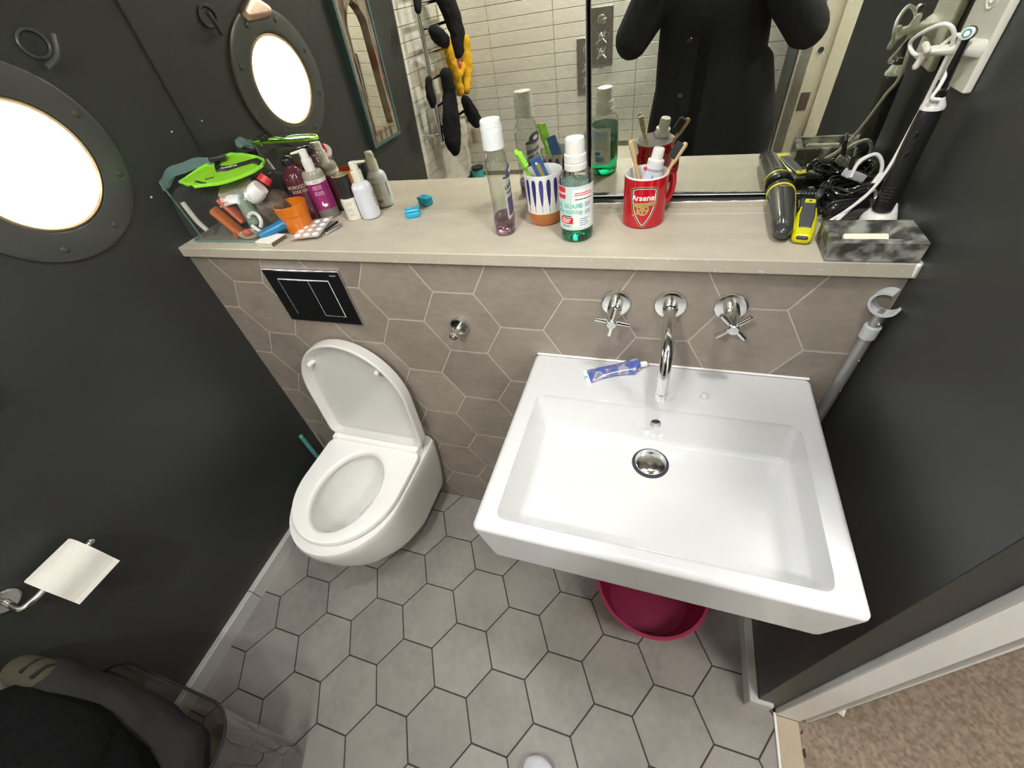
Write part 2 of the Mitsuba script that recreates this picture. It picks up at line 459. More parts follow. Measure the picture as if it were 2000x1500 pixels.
# --- left wall: leans a little, with the porthole
def wx(y, z):
    return -0.8135 - 0.0296 * y + 0.0503 * (z - 0.6)
PY, PZ, PR = -0.1758, 1.3639, 0.116
def left_map(m):
    """(y, z, d) -> a point d in front of the left wall"""
    v = np.asarray(m.vertices)
    return mesh_of(np.stack([wx(v[:, 0], v[:, 1]) + v[:, 2], v[:, 0], v[:, 1]], 1), np.asarray(m.faces))
hole = sg.Point(PY, PZ).buffer(PR + 0.004, 48)
dark_panel = sg.Polygon([(0.27, -0.02), (0.27, CEIL), (-0.985, CEIL), (-0.948, 1.468), (-0.923, 0.796), (-0.90, -0.02)])
lw = thing('wall_left', 'dark charcoal painted wall with the round porthole window', kind='structure')
scene[lw] = mikit.ply(left_map(extrude(dark_panel.difference(hole), -0.08, 0.0)), M['dark_paint'])
for (y, z, r) in ((0.161, 1.339, 0.0024), (0.009, 1.234, 0.003)):
    part(lw, 'paint_chip', left_map(move(trimesh.creation.icosphere(subdivisions=2), (y, z, 0.0), s=(r, r * 0.8, 0.0006))), M['print_white'], label='tiny white chip in the dark paint')

win = thing('window_1', 'round porthole window with a bolted dark flange, bright daylight behind', kind='structure')
def ring(prof, n=72):
    return left_map(move(lathe(prof, n, closed=True), (PY, PZ, 0)))
part(win, 'flange', ring([(PR + 0.004, 0.0), (PR + 0.004, 0.012), (PR + 0.010, 0.015), (0.172, 0.013), (0.180, 0.009), (0.182, 0.0)]), M['dark_paint_gloss'])
part(win, 'brass_rim', ring([(PR - 0.004, -0.006), (PR - 0.004, 0.010), (PR - 0.001, 0.014), (PR + 0.003, 0.010), (PR + 0.004, -0.006)]), M['gilt'], label='narrow brass rim round the opening')
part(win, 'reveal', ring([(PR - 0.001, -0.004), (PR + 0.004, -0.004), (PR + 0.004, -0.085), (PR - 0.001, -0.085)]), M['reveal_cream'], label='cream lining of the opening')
part(win, 'pane', left_map(move(lathe([(0.0001, -0.078), (PR, -0.078)], 64), (PY, PZ, 0))), M['window_glass'], smooth=False)
for k in range(8):
    a = PI / 8 + k * PI / 4
    part(win, 'bolt', left_map(move(lathe([(0.0001, 0.018), (0.005, 0.017), (0.008, 0.013), (0.0085, 0.006)], 16), (PY + 0.155 * math.cos(a), PZ + 0.155 * math.sin(a), 0))), M['dark_paint_gloss'])
b = tm(hull_balls([((PY - 0.04, PZ + 0.165, 0.012), 0.016), ((PY + 0.045, PZ + 0.165, 0.012), 0.016), ((PY, PZ + 0.19, 0.012), 0.014)]))
part(win, 'hinge', left_map(b), M['brass'], label='worn brass hinge above the opening')
part(win, 'latch', left_map(tube(spline([(-0.02, 1.50, 0.01), (0.0, 1.515, 0.03), (0.016, 1.545, 0.035)], 6), 0.006, 8)), M['dark_paint_gloss'], label='latch arm beside the flange')
a = np.linspace(0, 2 * PI, 48)
part(win, 'holdback_ring', left_map(tube(np.stack([-0.011 + 0.026 * np.cos(a), 1.537 + 0.022 * np.sin(a), np.full(48, 0.003)], 1), 0.003, 8, caps=False)), M['dark_paint_gloss'], label='round plate ring above the porthole')

# --- right wall, stops at the doorway
single('wall_right', cbox((0.833, -0.42, 0.0), (0.886, 0.27, CEIL), 0.001), M['dark_paint'], 'dark charcoal painted wall on the right that ends at the doorway', kind='structure')
single('wall_doorway', cat(cbox((0.833, -1.56, 0.0), (0.886, -1.2, CEIL), 0.001), cbox((0.833, -1.2, 2.04), (0.886, -0.42, CEIL), 0.001)), M['dark_paint'], 'dark charcoal wall beyond and above the doorway', kind='structure')
YB = -1.493

# --- shower wall behind the viewer, seen in the mirrors
TW, TH, T0, TZ = 0.3428, 0.0555, -0.5292, 1.357
single_key = thing('wall_shower', 'shower wall of long cream white stacked tiles with thin dark joints', kind='structure')
scene[single_key] = mikit.ply(cbox((-0.95, YB - 0.06, 0.0), (0.886, YB - 0.0012, CEIL), 0.0005), M['grout_shower'])
tile_ply = {}
for i in range(-1, 4):
    x0, x1 = T0 + TW * i + 0.0013, T0 + TW * (i + 1) - 0.0013
    x0, x1 = max(x0, -0.815), min(x1, 0.833)
    if x1 - x0 < 0.02:
        continue
    m = cbox((x0, YB - 0.008, 0.0013), (x1, YB, TH - 0.0013), 0.0008)
    ply0 = mikit.ply(m, M['white_tile'])
    for j in range(-13, 14):
        z = TZ + TH * j
        scene[key_of(single_key + '__tile')] = {**ply0, 'to_world': TF().translate([0, float(0.0003 * rng.uniform(-1, 1)), z])}
# --- tiled rear part of the left wall
tiled = sg.Polygon([(-0.985, CEIL), (-0.948, 1.468), (-0.923, 0.796), (-0.90, 0.0), (YB - 0.02, 0.0), (YB - 0.02, CEIL)])
wsl = thing('wall_shower_left', 'cream white tiled side wall of the shower beyond the dark paint', kind='structure')
scene[wsl] = mikit.ply(left_map(extrude(tiled, -0.08, 0.0)), M['grout_shower'])
inset = tiled.buffer(-0.0015)
for j in range(-13, 14):
    z = TZ + TH * j
    for (ya, yb) in ((-1.262, -0.90), (-1.56, -1.265)):
        g = sg.box(ya, z + 0.0013, yb, z + TH - 0.0013).intersection(inset)
        if g.is_empty or g.area < 2e-4:
            continue
        part(wsl, 'tile', left_map(extrude(g, 0.0, 0.003)), M['white_tile'], smooth=False)
bench = thing('trim_1', 'low grey stone bench along the shower wall', kind='structure')
scene[bench] = mikit.ply(cbox((-0.82, YB, 0.0), (0.833, YB + 0.19, 0.613), 0.003), M['stone'])

# --- ceiling with recessed lamps
single('ceiling', cbox((-0.95, -1.56, CEIL), (0.95, 0.34, CEIL + 0.05), 0.001), M['ceiling'], 'plain pale ceiling above the bathroom', kind='structure')
for i, (x, y) in enumerate(LAMP_SPOTS):
    t = thing('ceiling_lamp', ['round recessed ceiling lamp in the middle of the ceiling', 'round recessed ceiling lamp nearest the doorway', 'round recessed ceiling lamp nearest the towel rail', 'round recessed ceiling lamp over the shower'][i], 'lamp', 'recessed ceiling lamps')
    part(t, 'ring', move(lathe([(0.060, -0.001), (0.060, -0.005), (0.072, -0.004), (0.076, 0.0)], 40), (x, y, CEIL)), M['lamp_ring'])
    g = lathe([(0.0001, -0.0025), (0.060, -0.0025)], 40)
    k = part(t, 'diffuser', move(mesh_of(g.vertices, g.faces), (x, y, CEIL)), M['white_plastic'], smooth=False)
    scene[k]['emitter'] = {'type': 'area', 'radiance': rgb(*LAMP[i])}

# --- baseboards
def base_left(y0, y1):
    P = np.array([[wx(y, z) + d, y, z] for y in (y0, y1) for (z, d) in ((0.0, 0.0), (0.0, 0.020), (0.063, 0.019), (0.066, 0.016), (0.066, 0.0))])
    return tm(hull(P))
bl = thing('baseboard_left', 'pale tiled baseboard along the foot of the dark left wall', kind='structure')
part(bl, 'strip', base_left(-0.563, 0.0), M['baseboard'], smooth=False)
part(bl, 'strip', base_left(-1.10, -0.565), M['baseboard'], smooth=False)
br = thing('baseboard_right', 'pale baseboard under the right wall that turns round its end', kind='structure')
part(br, 'strip', cbox((0.811, -0.425, 0.0), (0.833, 0.0, 0.064), 0.002), M['baseboard'], smooth=False)
part(br, 'return_strip', cbox((0.811, -0.432, 0.0), (0.868, -0.42, 0.064), 0.002), M['baseboard'], smooth=False)

# --- doorway: lining, open leaf, threshold, hallway
door = thing('door_1', 'white door lining of the doorway on the right', kind='structure')
part(door, 'jamb', cbox((0.888, -0.432, 0.0), (0.945, -0.405, 2.04), 0.002), M['white_paint'], smooth=False, label='white jamb at the end of the dark wall')
part(door, 'jamb', cbox((0.836, -1.23, 0.0), (0.949, -1.2, 2.04), 0.002), M['cream_paint'], smooth=False, label='white jamb with the strike plate')
part(door, 'stop', cbox((0.949, -1.23, 0.0), (1.03, -1.187, 2.04), 0.002), M['cream_paint'], smooth=False)
part(door, 'head', cbox((0.886, -1.2, 2.012), (0.945, -0.432, 2.04), 0.002), M['white_paint'], smooth=False)
part(door, 'strike_plate', cbox((0.893, -1.201, 0.828), (0.928, -1.1985, 0.896), 0.0006), M['brown'], smooth=False, label='dark bronze strike plate')
part(door, 'bolt_hole', move(lathe([(0.0001, 0.0), (0.009, 0.0), (0.010, -0.002)], 20), (0.915, -1.1985, 1.041), rx=PI / 2), M['print_dark'], label='small black bolt hole')
LA = math.radians(30.5)
leaf = thing('door_leaf', 'dull white door leaf swung open into the hallway', 'door')
def leaf_map(m):
    return frame_map(m, (0.958, -0.432, 0.0), (math.cos(LA), math.sin(LA), 0), (math.sin(LA), -math.cos(LA), 0), (0, 0, 1))
part(leaf, 'panel', leaf_map(cbox((0.0, -0.036, 0.006), (0.76, 0.0, 2.0), 0.002)), M['white_paint'], smooth=False)
part(leaf, 'handle', leaf_map(tm(chain([((0.69, 0.0, 1.0), 0.009), ((0.69, 0.045, 1.0), 0.009), ((0.58, 0.045, 1.0), 0.008)]))), M['steel'], label='steel lever handle')
thr = thing('trim_2', 'pale threshold strip between the tiles and the carpet', kind='structure')
part(thr, 'edge_strip', cbox((0.8815, -1.2, -0.01), (0.888, -0.428, 0.006), 0.001), M['white_paint'], smooth=False)
part(thr, 'threshold', cbox((0.888, -1.2, -0.01), (0.941, -0.433, 0.003), 0.001), M['beige'], smooth=False)
xs, ys = np.meshgrid(np.linspace(0.9415, 2.598, 100), np.linspace(-1.598, 0.898, 150), indexing='ij')
P = np.stack([xs, ys, np.zeros_like(xs)], -1).reshape(-1, 3)
P[:, 2] = -0.004 + 0.006 * meshkit.fbm(P * 60, 3, 3)
I = np.arange(100 * 150).reshape(100, 150)
Fq = np.stack([I[:-1, :-1], I[1:, :-1], I[1:, 1:], I[:-1, 1:]], -1).reshape(-1, 4)
single('hallway_carpet', (P, Fq), M['carpet'], 'beige speckled carpet in the hallway beyond the doorway', 'carpet', smooth=True)
for nm, lo, hi, lb in (('wall_hallway_near', (0.886, -0.40, 0.0), (0.94, 0.9, CEIL), 'plain off-white back of the bathroom wall in the hallway'),
                       ('wall_hallway_end', (0.94, 0.9, 0.0), (2.6, 0.95, CEIL), 'plain off-white end wall of the hallway'),
                       ('wall_hallway_far', (2.6, -1.6, 0.0), (2.66, 0.95, CEIL), 'plain off-white wall on the far side of the hallway'),
                       ('wall_hallway_rear', (0.886, -1.66, 0.0), (2.66, -1.6, CEIL), 'plain off-white rear wall of the hallway')):
    single(nm, cbox(lo, hi, 0.001), M['white_paint'], lb, kind='structure')
single('ceiling_hallway', cbox((0.886, -1.66, CEIL), (2.7, 0.95, CEIL + 0.05), 0.001), M['ceiling'], 'plain hallway ceiling', kind='structure')
hl = thing('hallway_lamp', 'round flat ceiling lamp in the hallway', 'lamp')
part(hl, 'rim', move(lathe([(0.24, -0.001), (0.24, -0.02), (0.25, -0.02), (0.256, 0.0)], 40), (1.45, -0.95, CEIL)), M['lamp_ring'])
k = part(hl, 'diffuser', move(lathe([(0.0001, -0.012), (0.24, -0.012)], 40), (1.45, -0.95, CEIL)), M['white_plastic'], smooth=False)
scene[k]['emitter'] = {'type': 'area', 'radiance': rgb(*HALL_LAMP)}
single('paper_scrap', tm(hull([(1.035, -0.385, 0.004), (1.06, -0.372, 0.004), (1.05, -0.392, 0.004), (1.045, -0.38, 0.016)])), M['paper'], 'tiny white paper scrap on the carpet by the open door', 'paper scrap', smooth=False)

# ---------------------------------------------------------------- ledge and mirrors
ledge = thing('stone_ledge', 'long beige grey stone ledge over the hexagonal tiles', 'shelf')
def ledge_x(y):
    return wx(y, ZT)
P = []
for (y, z) in ((-0.012, ZT - 0.0268 + 0.002), (-0.012, ZT - 0.002), (-0.0105, ZT), (0.262, ZT), (0.262, ZT - 0.0268), (-0.0105, ZT - 0.0268)):
    P += [(wx(y, z), y, z), (0.833, y, z)]
part(ledge, 'slab', hull(P), M['stone'], smooth=False)
part(ledge, 'joint_line', cbox((0.29, 0.1725, ZT - 0.001), (0.833, 0.1740, ZT + 0.0003), 0.0002), M['stone_line'], smooth=False, label='fine pale joint line')
part(ledge, 'end_filler', hull_balls([((0.828, -0.012, ZT - 0.004), 0.0035), ((0.829, -0.011, ZT - 0.022), 0.002)]), M['print_white'], label='white filler at the right end')

mir = thing('wall_mirror_panel', 'large left mirror panel standing on the ledge behind the bottles', 'mirror')
yl = lambda x: 0.2108 - 0.0034 * (x + 0.815)
XL0, XL1 = -0.79, 0.279
part(mir, 'glass', mesh_of([(XL0, yl(XL0), ZT), (XL1, yl(XL1), ZT), (XL1, yl(XL1), 1.95), (XL0 + 0.045, yl(XL0), 1.95)], [[0, 1, 2], [0, 2, 3]]), M['mirror_warm'], smooth=False)
part(mir, 'carcass', cbox((-0.80, 0.2125, ZT), (0.2795, 0.262, 1.95), 0.001), M['mirror_edge'], smooth=False, label='dark side of the mirror panel')
part(mir, 'edge', cbox((0.2785, 0.207, ZT), (0.2800, 0.2125, 1.95), 0.0002), M['steel'], smooth=False)
mi2 = thing('cabinet_mirror', 'right mirror, set back and tilted, over a dark gap above the ledge', 'mirror')
yr = lambda x, z: 0.2385 - 0.0214 * (x - 0.28) - 0.0297 * (z - 1.11)
XR0, XR1, ZR0 = 0.2835, 0.833, 1.1225
corners = [(XR0, ZR0), (XR1, ZR0), (XR1, 1.95), (XR0, 1.95)]
part(mi2, 'glass', mesh_of([(x, yr(x, z), z) for x, z in corners], [[0, 1, 2], [0, 2, 3]]), M['mirror_cool'], smooth=False)
V = [(x, yr(x, z) + d, z) for d in (0.0006, 0.006) for x, z in corners]
part(mi2, 'backing', hull(V), M['mirror_edge'], smooth=False)
part(mi2, 'edge', tube([(XR0 + 0.0008, yr(XR0, ZR0) - 0.001, ZR0), (XR0 + 0.0008, yr(XR0, 1.95) - 0.001, 1.95)], 0.0011, 8), M['chrome'], label='bright polished left edge')
part(mi2, 'lower_edge', tube([(XR0, yr(XR0, ZR0) - 0.0006, ZR0), (XR1, yr(XR1, ZR0) - 0.0006, ZR0)], 0.0009, 6), M['lid_plastic'])
gap = thing('trim_3', 'low grey strip with uneven white sealant under the right mirror', kind='structure')
part(gap, 'strip', cbox((0.281, 0.2045, ZT), (0.833, 0.212, ZT + 0.0095), 0.0006), M['stone'], smooth=False)
part(gap, 'recess', cbox((0.281, 0.2122, ZT), (0.833, 0.262, ZT + 0.0105), 0.0005), M['black_plastic'], smooth=False, label='dark recess behind the strip')
xs = np.linspace(0.283, 0.83, 90)
nz = meshkit.fbm(np.stack([xs * 55, xs * 0, xs * 0], 1), 3, 4)
part(gap, 'sealant', tube(np.stack([xs, 0.2085 + 0.003 * (nz - 0.5), ZT + 0.0095 + 0 * xs], 1), 0.0006 + 0.0028 * np.clip(nz - 0.42, 0, 1), 8), M['print_white'], label='uneven bead of white sealant')

# ---------------------------------------------------------------- basin
BX0, BX1, BY0, BY1, BZ0, BZ1 = 0.187, 0.772, -0.464, -0.0005, 0.702, 0.840
basin = thing('wash_basin', 'large white rectangular ceramic wash basin hung on the tiled wall', 'sink')
b = ball(16)
pts = [np.array([x, y, BZ1 - 0.012]) + b * 0.012 for x in (BX0 + 0.012, BX1 - 0.012) for y in (BY0 + 0.012, BY1 - 0.012)]
pts += [np.array([x, y, BZ0 + 0.015]) + b * 0.015 for x in (BX0 + 0.028, BX1 - 0.028) for y in (BY0 + 0.024, BY1 - 0.016)]
body = hull(np.vstack(pts)) ^ m3.Manifold.cube((2, 2, 2)).translate((-1, -2 + BY1, 0))
cav = [np.array([x, y, BZ1 + 0.05]) + b * 0.016 for x in (0.240, 0.718) for y in (-0.424, -0.151)]
cav += [np.array([x, y, BZ1 - 0.004]) + b * 0.016 for x in (0.241, 0.717) for y in (-0.423, -0.152)]
cav += [np.array([x, y, 0.757 + 0.018]) + b * 0.018 for x in (0.262, 0.716) for y in (-0.396, -0.172)]
body = body - hull(np.vstack(cav))
OVX, OVZ = 0.480, 0.802
body = body - m3.Manifold.cylinder(0.06, 0.011, 0.011, 32).rotate((90, 0, 0)).translate((OVX, -0.128, OVZ))
part(basin, 'bowl', body, M['ceramic'], smooth=40)
part(basin, 'overflow_hole', frame_map(lathe([(0.0001, 0), (0.0105, 0)], 32), (OVX, -0.1345, OVZ), (1, 0, 0), (0, 0, 1), (0, -1, 0)), M['print_dark'], smooth=False, label='dark round overflow hole')
part(basin, 'drain_cap', move(lathe([(0.0001, 0.0125), (0.010, 0.0122), (0.020, 0.011), (0.027, 0.0085), (0.0305, 0.0055), (0.031, 0.0035), (0.029, 0.001), (0.026, -0.001)], 48), (0.478, -0.214, 0.7575)), M['chrome'], label='domed chrome drain cap')
part(basin, 'drain_ring', move(lathe([(0.026, 0.0), (0.034, 0.0005), (0.0365, 0.0), (0.037, -0.002)], 48), (0.478, -0.214, 0.7575)), M['print_dark'])
part(basin, 'hole_cover', move(lathe([(0.0001, 0.009), (0.004, 0.0085), (0.007, 0.006), (0.0085, 0.002), (0.0085, -0.001)], 24), (0.568, -0.088, BZ1)), M['ceramic'], label='small white dome cover on the back deck')
part(basin, 'seal', tube([(BX0 + 0.004, -0.002, BZ1 - 0.001), (BX1 - 0.004, -0.002, BZ1 - 0.001)], 0.0028, 8), M['print_white'])

# ---------------------------------------------------------------- taps
def along_y(m, x, z, y=0.0):
    """lathe axis +z -> world -y (out of the tiled wall)"""
    return frame_map(m, (x, y, z), (1, 0, 0), (0, 0, 1), (0, -1, 0))
ROS = [(0.0001, 0.009), (0.024, 0.009), (0.0285, 0.0075), (0.0295, 0.004), (0.0295, 0.0)]
def cross_handle(x, z, deg, label):
    t = thing('basin_tap', label, 'tap', 'cross-handled basin taps')
    part(t, 'rosette', along_y(lathe(ROS, 48), x, z), M['chrome'])
    part(t, 'stem', along_y(lathe([(0.0145, 0.008), (0.0145, 0.030), (0.0135, 0.031), (0.0115, 0.033), (0.0115, 0.046), (0.0125, 0.048)], 32), x, z), M['chrome'])
    part(t, 'hub', along_y(lathe([(0.0001, 0.079), (0.0085, 0.079), (0.0100, 0.077), (0.0100, 0.060), (0.0125, 0.052), (0.0125, 0.046), (0.001, 0.046)], 32), x, z), M['chrome'])
    for k in range(4):
        a = math.radians(deg + 90 * k)
        d = np.array([math.cos(a), 0, math.sin(a)])
        c = np.array([x, -0.067, z])
        part(t, 'arm', tube([c + d * 0.006, c + d * 0.034, c + d * 0.0352], [0.0052, 0.0047, 0.0032], 16), M['chrome'])
    return t
cross_handle(0.3735, 1.0, 82, 'chrome cross tap handle left of the spout')
cross_handle(0.5870, 1.006, 45, 'chrome cross tap handle right of the spout')
sp = thing('tap_spout', 'curved chrome wall spout above the basin', 'tap')
part(sp, 'rosette', along_y(lathe([(r * 1.02, z) for r, z in ROS], 48), 0.479, 1.003), M['chrome'])
part(sp, 'collar', along_y(lathe([(0.0145, 0.008), (0.0145, 0.022), (0.0125, 0.024)], 32), 0.479, 1.003), M['chrome'])
path = [(0.479, -0.005, 1.003), (0.479, -0.08, 1.003)] + [(0.479, -0.105 - 0.052 * math.sin(t), 1.003 - 0.052 + 0.052 * math.cos(t)) for t in np.linspace(0, PI / 2, 14)] + [(0.480, -0.1575, 0.925), (0.480, -0.158, 0.905)]
part(sp, 'pipe', tube(path, 0.0112, 24), M['chrome'])
part(sp, 'aerator', move(lathe([(0.0085, 0.0), (0.0120, 0.0), (0.0122, 0.012), (0.0112, 0.016)], 32), (0.480, -0.158, 0.898)), M['chrome'])

# toothpaste tube on the basin deck
tt = thing('toothpaste_tube', 'squeezed blue and silver toothpaste tube lying on the basin deck', 'toothpaste')
A, B = np.array([0.322, -0.070, 0.0]), np.array([0.432, -0.022, 0.0])
d = (B - A) / np.linalg.norm(B - A)
w = np.array([-d[1], d[0], 0])
rings = []
LT = np.linalg.norm(B - A)
for s, hw, hh, off in ((0.0, 0.0215, 0.0012, 0), (0.05, 0.021, 0.0016, 0), (0.10, 0.0200, 0.004, 0.001), (0.3, 0.0165, 0.0065, 0.002), (0.55, 0.0155, 0.0075, 0.002), (0.75, 0.0175, 0.009, 0), (0.88, 0.0195, 0.0105, -0.001), (0.93, 0.0145, 0.0125, 0.001), (1.0, 0.0125, 0.0125, 0.001)):
    a = np.linspace(0, 2 * PI, 40, endpoint=False)
    rings.append([A + d * LT * s + w * (hw * np.sign(math.cos(t)) * abs(math.cos(t)) ** 0.8 + off) + np.array([0, 0, BZ1 + hh + hh * np.sign(math.sin(t)) * abs(math.sin(t)) ** 0.8]) for t in a])
m = loft(rings)
v = m.vertices + 0.0018 * (meshkit.fbm(m.vertices * 90, 3, 2)[:, None] - 0.5) * np.array([0, 0, 1])
part(tt, 'body', mesh_of(v, m.faces), M['tube_blue'])
part(tt, 'crimp', tm(hull([A + d * s + w * t + np.array([0, 0, BZ1 + z]) for s in (-0.003, 0.006) for t in (-0.022, 0.022) for z in (0.0003, 0.0035)])), M['print_white'], smooth=False, label='white crimped end')
part(tt, 'green_mark', tm(hull([A + d * s + w * t + np.array([0, 0, BZ1 + z]) for s in (-0.0032, 0.003) for t in (-0.004, 0.003) for z in (0.0003, 0.004)])), M['print_green'], smooth=False)
cp = frame_map(lathe([(0.0001, 0.018), (0.0055, 0.0178), (0.0062, 0.016), (0.0070, 0.0), (0.0001, 0.0)], 28), B + np.array([0, 0, BZ1 + 0.0115]), w, (0, 0, 1), d)
part(tt, 'cap', cp, M['white_plastic'], label='white nozzle cap')

# ---------------------------------------------------------------- toilet
TX = -0.408
toilet = thing('wall_hung_toilet', 'white wall-hung toilet with its lid up, below the flush plate', 'toilet')
def dring(hw, y0, yf, z, r=None, n=64, cr=0.02):
    """D outline: straight sides from the wall y0, round front reaching yf; same start angle for all rings"""
    L = y0 - yf
    rf = min(L * 0.62, hw * 1.10)
    arc = [(TX + hw * math.cos(t), yf + rf - rf * math.sin(t)) for t in np.linspace(0, PI, 41)]
    back = [(TX - hw, y0 - cr), (TX - hw + cr * 0.3, y0 - cr * 0.3), (TX - hw + cr, y0), (TX + hw - cr, y0), (TX + hw - cr * 0.3, y0 - cr * 0.3), (TX + hw, y0 - cr)]
    P = np.array(arc + back)
    P = np.vstack([P, P[:1]])
    dd = np.r_[0, np.cumsum(np.linalg.norm(np.diff(P, axis=0), axis=1))]
    t = np.linspace(0, dd[-1], n, endpoint=False)
    return np.stack([np.interp(t, dd, P[:, 0]), np.interp(t, dd, P[:, 1]), np.full(n, z)], 1)
secs = [(0.115, -0.003, -0.21, 0.075), (0.128, -0.003, -0.265, 0.082), (0.142, -0.003, -0.325, 0.11), (0.155, -0.003, -0.385, 0.16), (0.168, -0.003, -0.432, 0.225), (0.179, -0.003, -0.460, 0.30), (0.186, -0.003, -0.474, 0.365), (0.187, -0.003, -0.476, 0.392), (0.184, -0.003, -0.472, 0.402)]
R_ = [dring(hw, y0, yf, z) for hw, y0, yf, z in secs]
outer = m3.Manifold.batch_boolean([hull(np.vstack(R_[i:i + 2])) for i in range(len(R_) - 1)], m3.OpType.Add)
inner = m3.Manifold.sphere(1.0, 64).scale((0.122, 0.165, 0.23)).translate((TX, -0.270, 0.41))
part(toilet, 'bowl', outer - inner, M['toilet_white'], smooth=35)
part(toilet, 'water', move(lathe([(0.0001, 0), (0.055, 0)], 40), (TX, -0.25, 0.215), s=(1, 1.3, 1)), M['clear_film'], smooth=False)
# seat ring
def oval(hw, hl, cy, z, n=72):
    return np.array([(TX + hw * math.sin(t), cy - hl * math.cos(t), z) for t in np.linspace(0, 2 * PI, n, endpoint=False)])
def dstart(hw, y0, yf, z, n=72):
    P = dring(hw, y0, yf, z, n=720)
    k = int(np.argmin(P[:, 1] + 0.001 * abs(P[:, 0] - TX)))
    P = np.roll(P, -k, axis=0)
    if P[20, 0] < TX:
        P = np.roll(P[::-1], 1, axis=0)
    return P[::720 // n]
Z0, Z1 = 0.408, 0.428
sw, sy, sf = 0.180, -0.092, -0.447
rings = [dstart(sw - 0.004, sy - 0.002, sf + 0.004, Z0), dstart(sw, sy, sf, Z0 + 0.005), dstart(sw, sy, sf, Z1 - 0.007), dstart(sw - 0.002, sy - 0.001, sf + 0.002, Z1 - 0.002), dstart(sw - 0.007, sy - 0.004, sf + 0.007, Z1),
         oval(0.117, 0.153, -0.268, Z1), oval(0.110, 0.146, -0.268, Z1 - 0.003), oval(0.106, 0.141, -0.268, Z1 - 0.009), oval(0.107, 0.142, -0.268, Z0)]
part(toilet, 'seat', loft(rings, closed=True), M['seat_white'], smooth=40, label='open seat ring')
# lid: built flat, then swung up about the hinge
lid_rings = lambda: [dstart(0.168, -0.012, -0.402 + 0.017, 0.006), dstart(0.183, -0.003, -0.402, 0.0), dstart(0.186, 0.0, -0.405, 0.003), dstart(0.186, 0.0, -0.405, 0.030), dstart(0.183, -0.002, -0.402, 0.036), dstart(0.175, -0.006, -0.394, 0.039)]
rr_ = [dstart(0.158, -0.022, -0.377, 0.026), dstart(0.166, -0.018, -0.385, 0.021), dstart(0.177, -0.010, -0.396, 0.002), dstart(0.180, -0.006, -0.399, 0.0), dstart(0.185, -0.002, -0.404, 0.002), dstart(0.186, 0.0, -0.405, 0.006), dstart(0.186, 0.0, -0.405, 0.030), dstart(0.184, -0.001, -0.403, 0.036), dstart(0.176, -0.006, -0.395, 0.040)]
lidm = loft(rr_)
ANG = math.radians(-94.5)
HY, HZ = -0.080, 0.432
def lid_map(m):
    m = m.copy()
    m.apply_transform(trimesh.transformations.rotation_matrix(ANG, [1, 0, 0], [0, 0, 0]))
    m.apply_translation([0, HY, HZ])
    return m
lid = part(toilet, 'lid', lid_map(lidm), M['lid_white'], smooth=40, label='raised lid, hollow side forward')
for x, y in ((-0.125, -0.315), (0.118, -0.315)):
    part(lid, 'bumper', lid_map(move(lathe([(0.0001, -0.001), (0.006, 0.0), (0.0075, 0.004), (0.0075, 0.022), (0.009, 0.027)], 20), (TX + x, y, 0.0))), M['white_plastic'])
part(toilet, 'hinge_bar', rbox((TX - 0.145, -0.098, 0.404), (TX + 0.145, -0.070, 0.438), 0.006), M['seat_white'])
for s in (-1, 1):
    part(toilet, 'hinge', rbox((TX + s * 0.155 - 0.016, -0.100, 0.402), (TX + s * 0.155 + 0.016, -0.060, 0.440), 0.006), M['seat_white'])

# flush plate
fp = thing('flush_plate', 'black two-button flush plate above the toilet', 'flush plate')
FX, FZ = -0.4195, 0.9685
def fbox(x0, x1, z0, z1, y0, y1, c=0.001):
    return cbox((FX + x0, -y1, FZ + z0), (FX + x1, -y0, FZ + z1), c)
part(fp, 'edge', fbox(-0.1225, 0.1225, -0.0815, 0.0815, 0.0, 0.0075, 0.001), M['steel'], smooth=False, label='bright metal edge')
part(fp, 'panel', fbox(-0.1210, 0.1210, -0.0800, 0.0800, 0.0070, 0.0092, 0.0008), M['black_gloss'], smooth=False)
part(fp, 'button_frame', fbox(-0.0822, 0.0822, -0.0560, 0.0562, 0.009, 0.0104, 0.0003), M['lid_plastic'], smooth=False)
part(fp, 'button', fbox(-0.0806, 0.0152, -0.0625, 0.0542, 0.0095, 0.0112, 0.0006), M['black_gloss'], smooth=False)
part(fp, 'button', fbox(0.0168, 0.0806, -0.0543, 0.0542, 0.0095, 0.0112, 0.0006), M['black_gloss'], smooth=False)
part(fp, 'maker_mark', frame_map(centred_text('GEBERIT', 0.0036, 0.0003), (FX + 0.103, -0.0092, FZ + 0.0705), (1, 0, 0), (0, 0, 1), (0, -1, 0)), M['print_grey'], smooth=False)

# robe hook
hk = thing('robe_hook', 'small round chrome hook on a hexagonal tile', 'hook')
part(hk, 'rosette', along_y(lathe([(0.0001, 0.011), (0.021, 0.011), (0.024, 0.009), (0.0245, 0.0)], 40), -0.002, 0.909), M['chrome'])
part(hk, 'peg', tm(chain([((-0.002, -0.012, 0.909), 0.0075), ((-0.002, -0.046, 0.909), 0.0075)], 20)), M['chrome'])
part(hk, 'peg_end', along_y(lathe([(0.0001, 0.004), (0.009, 0.004), (0.0105, 0.002), (0.0105, -0.004), (0.006, -0.006)], 28), -0.002, 0.909, -0.046), M['chrome'])

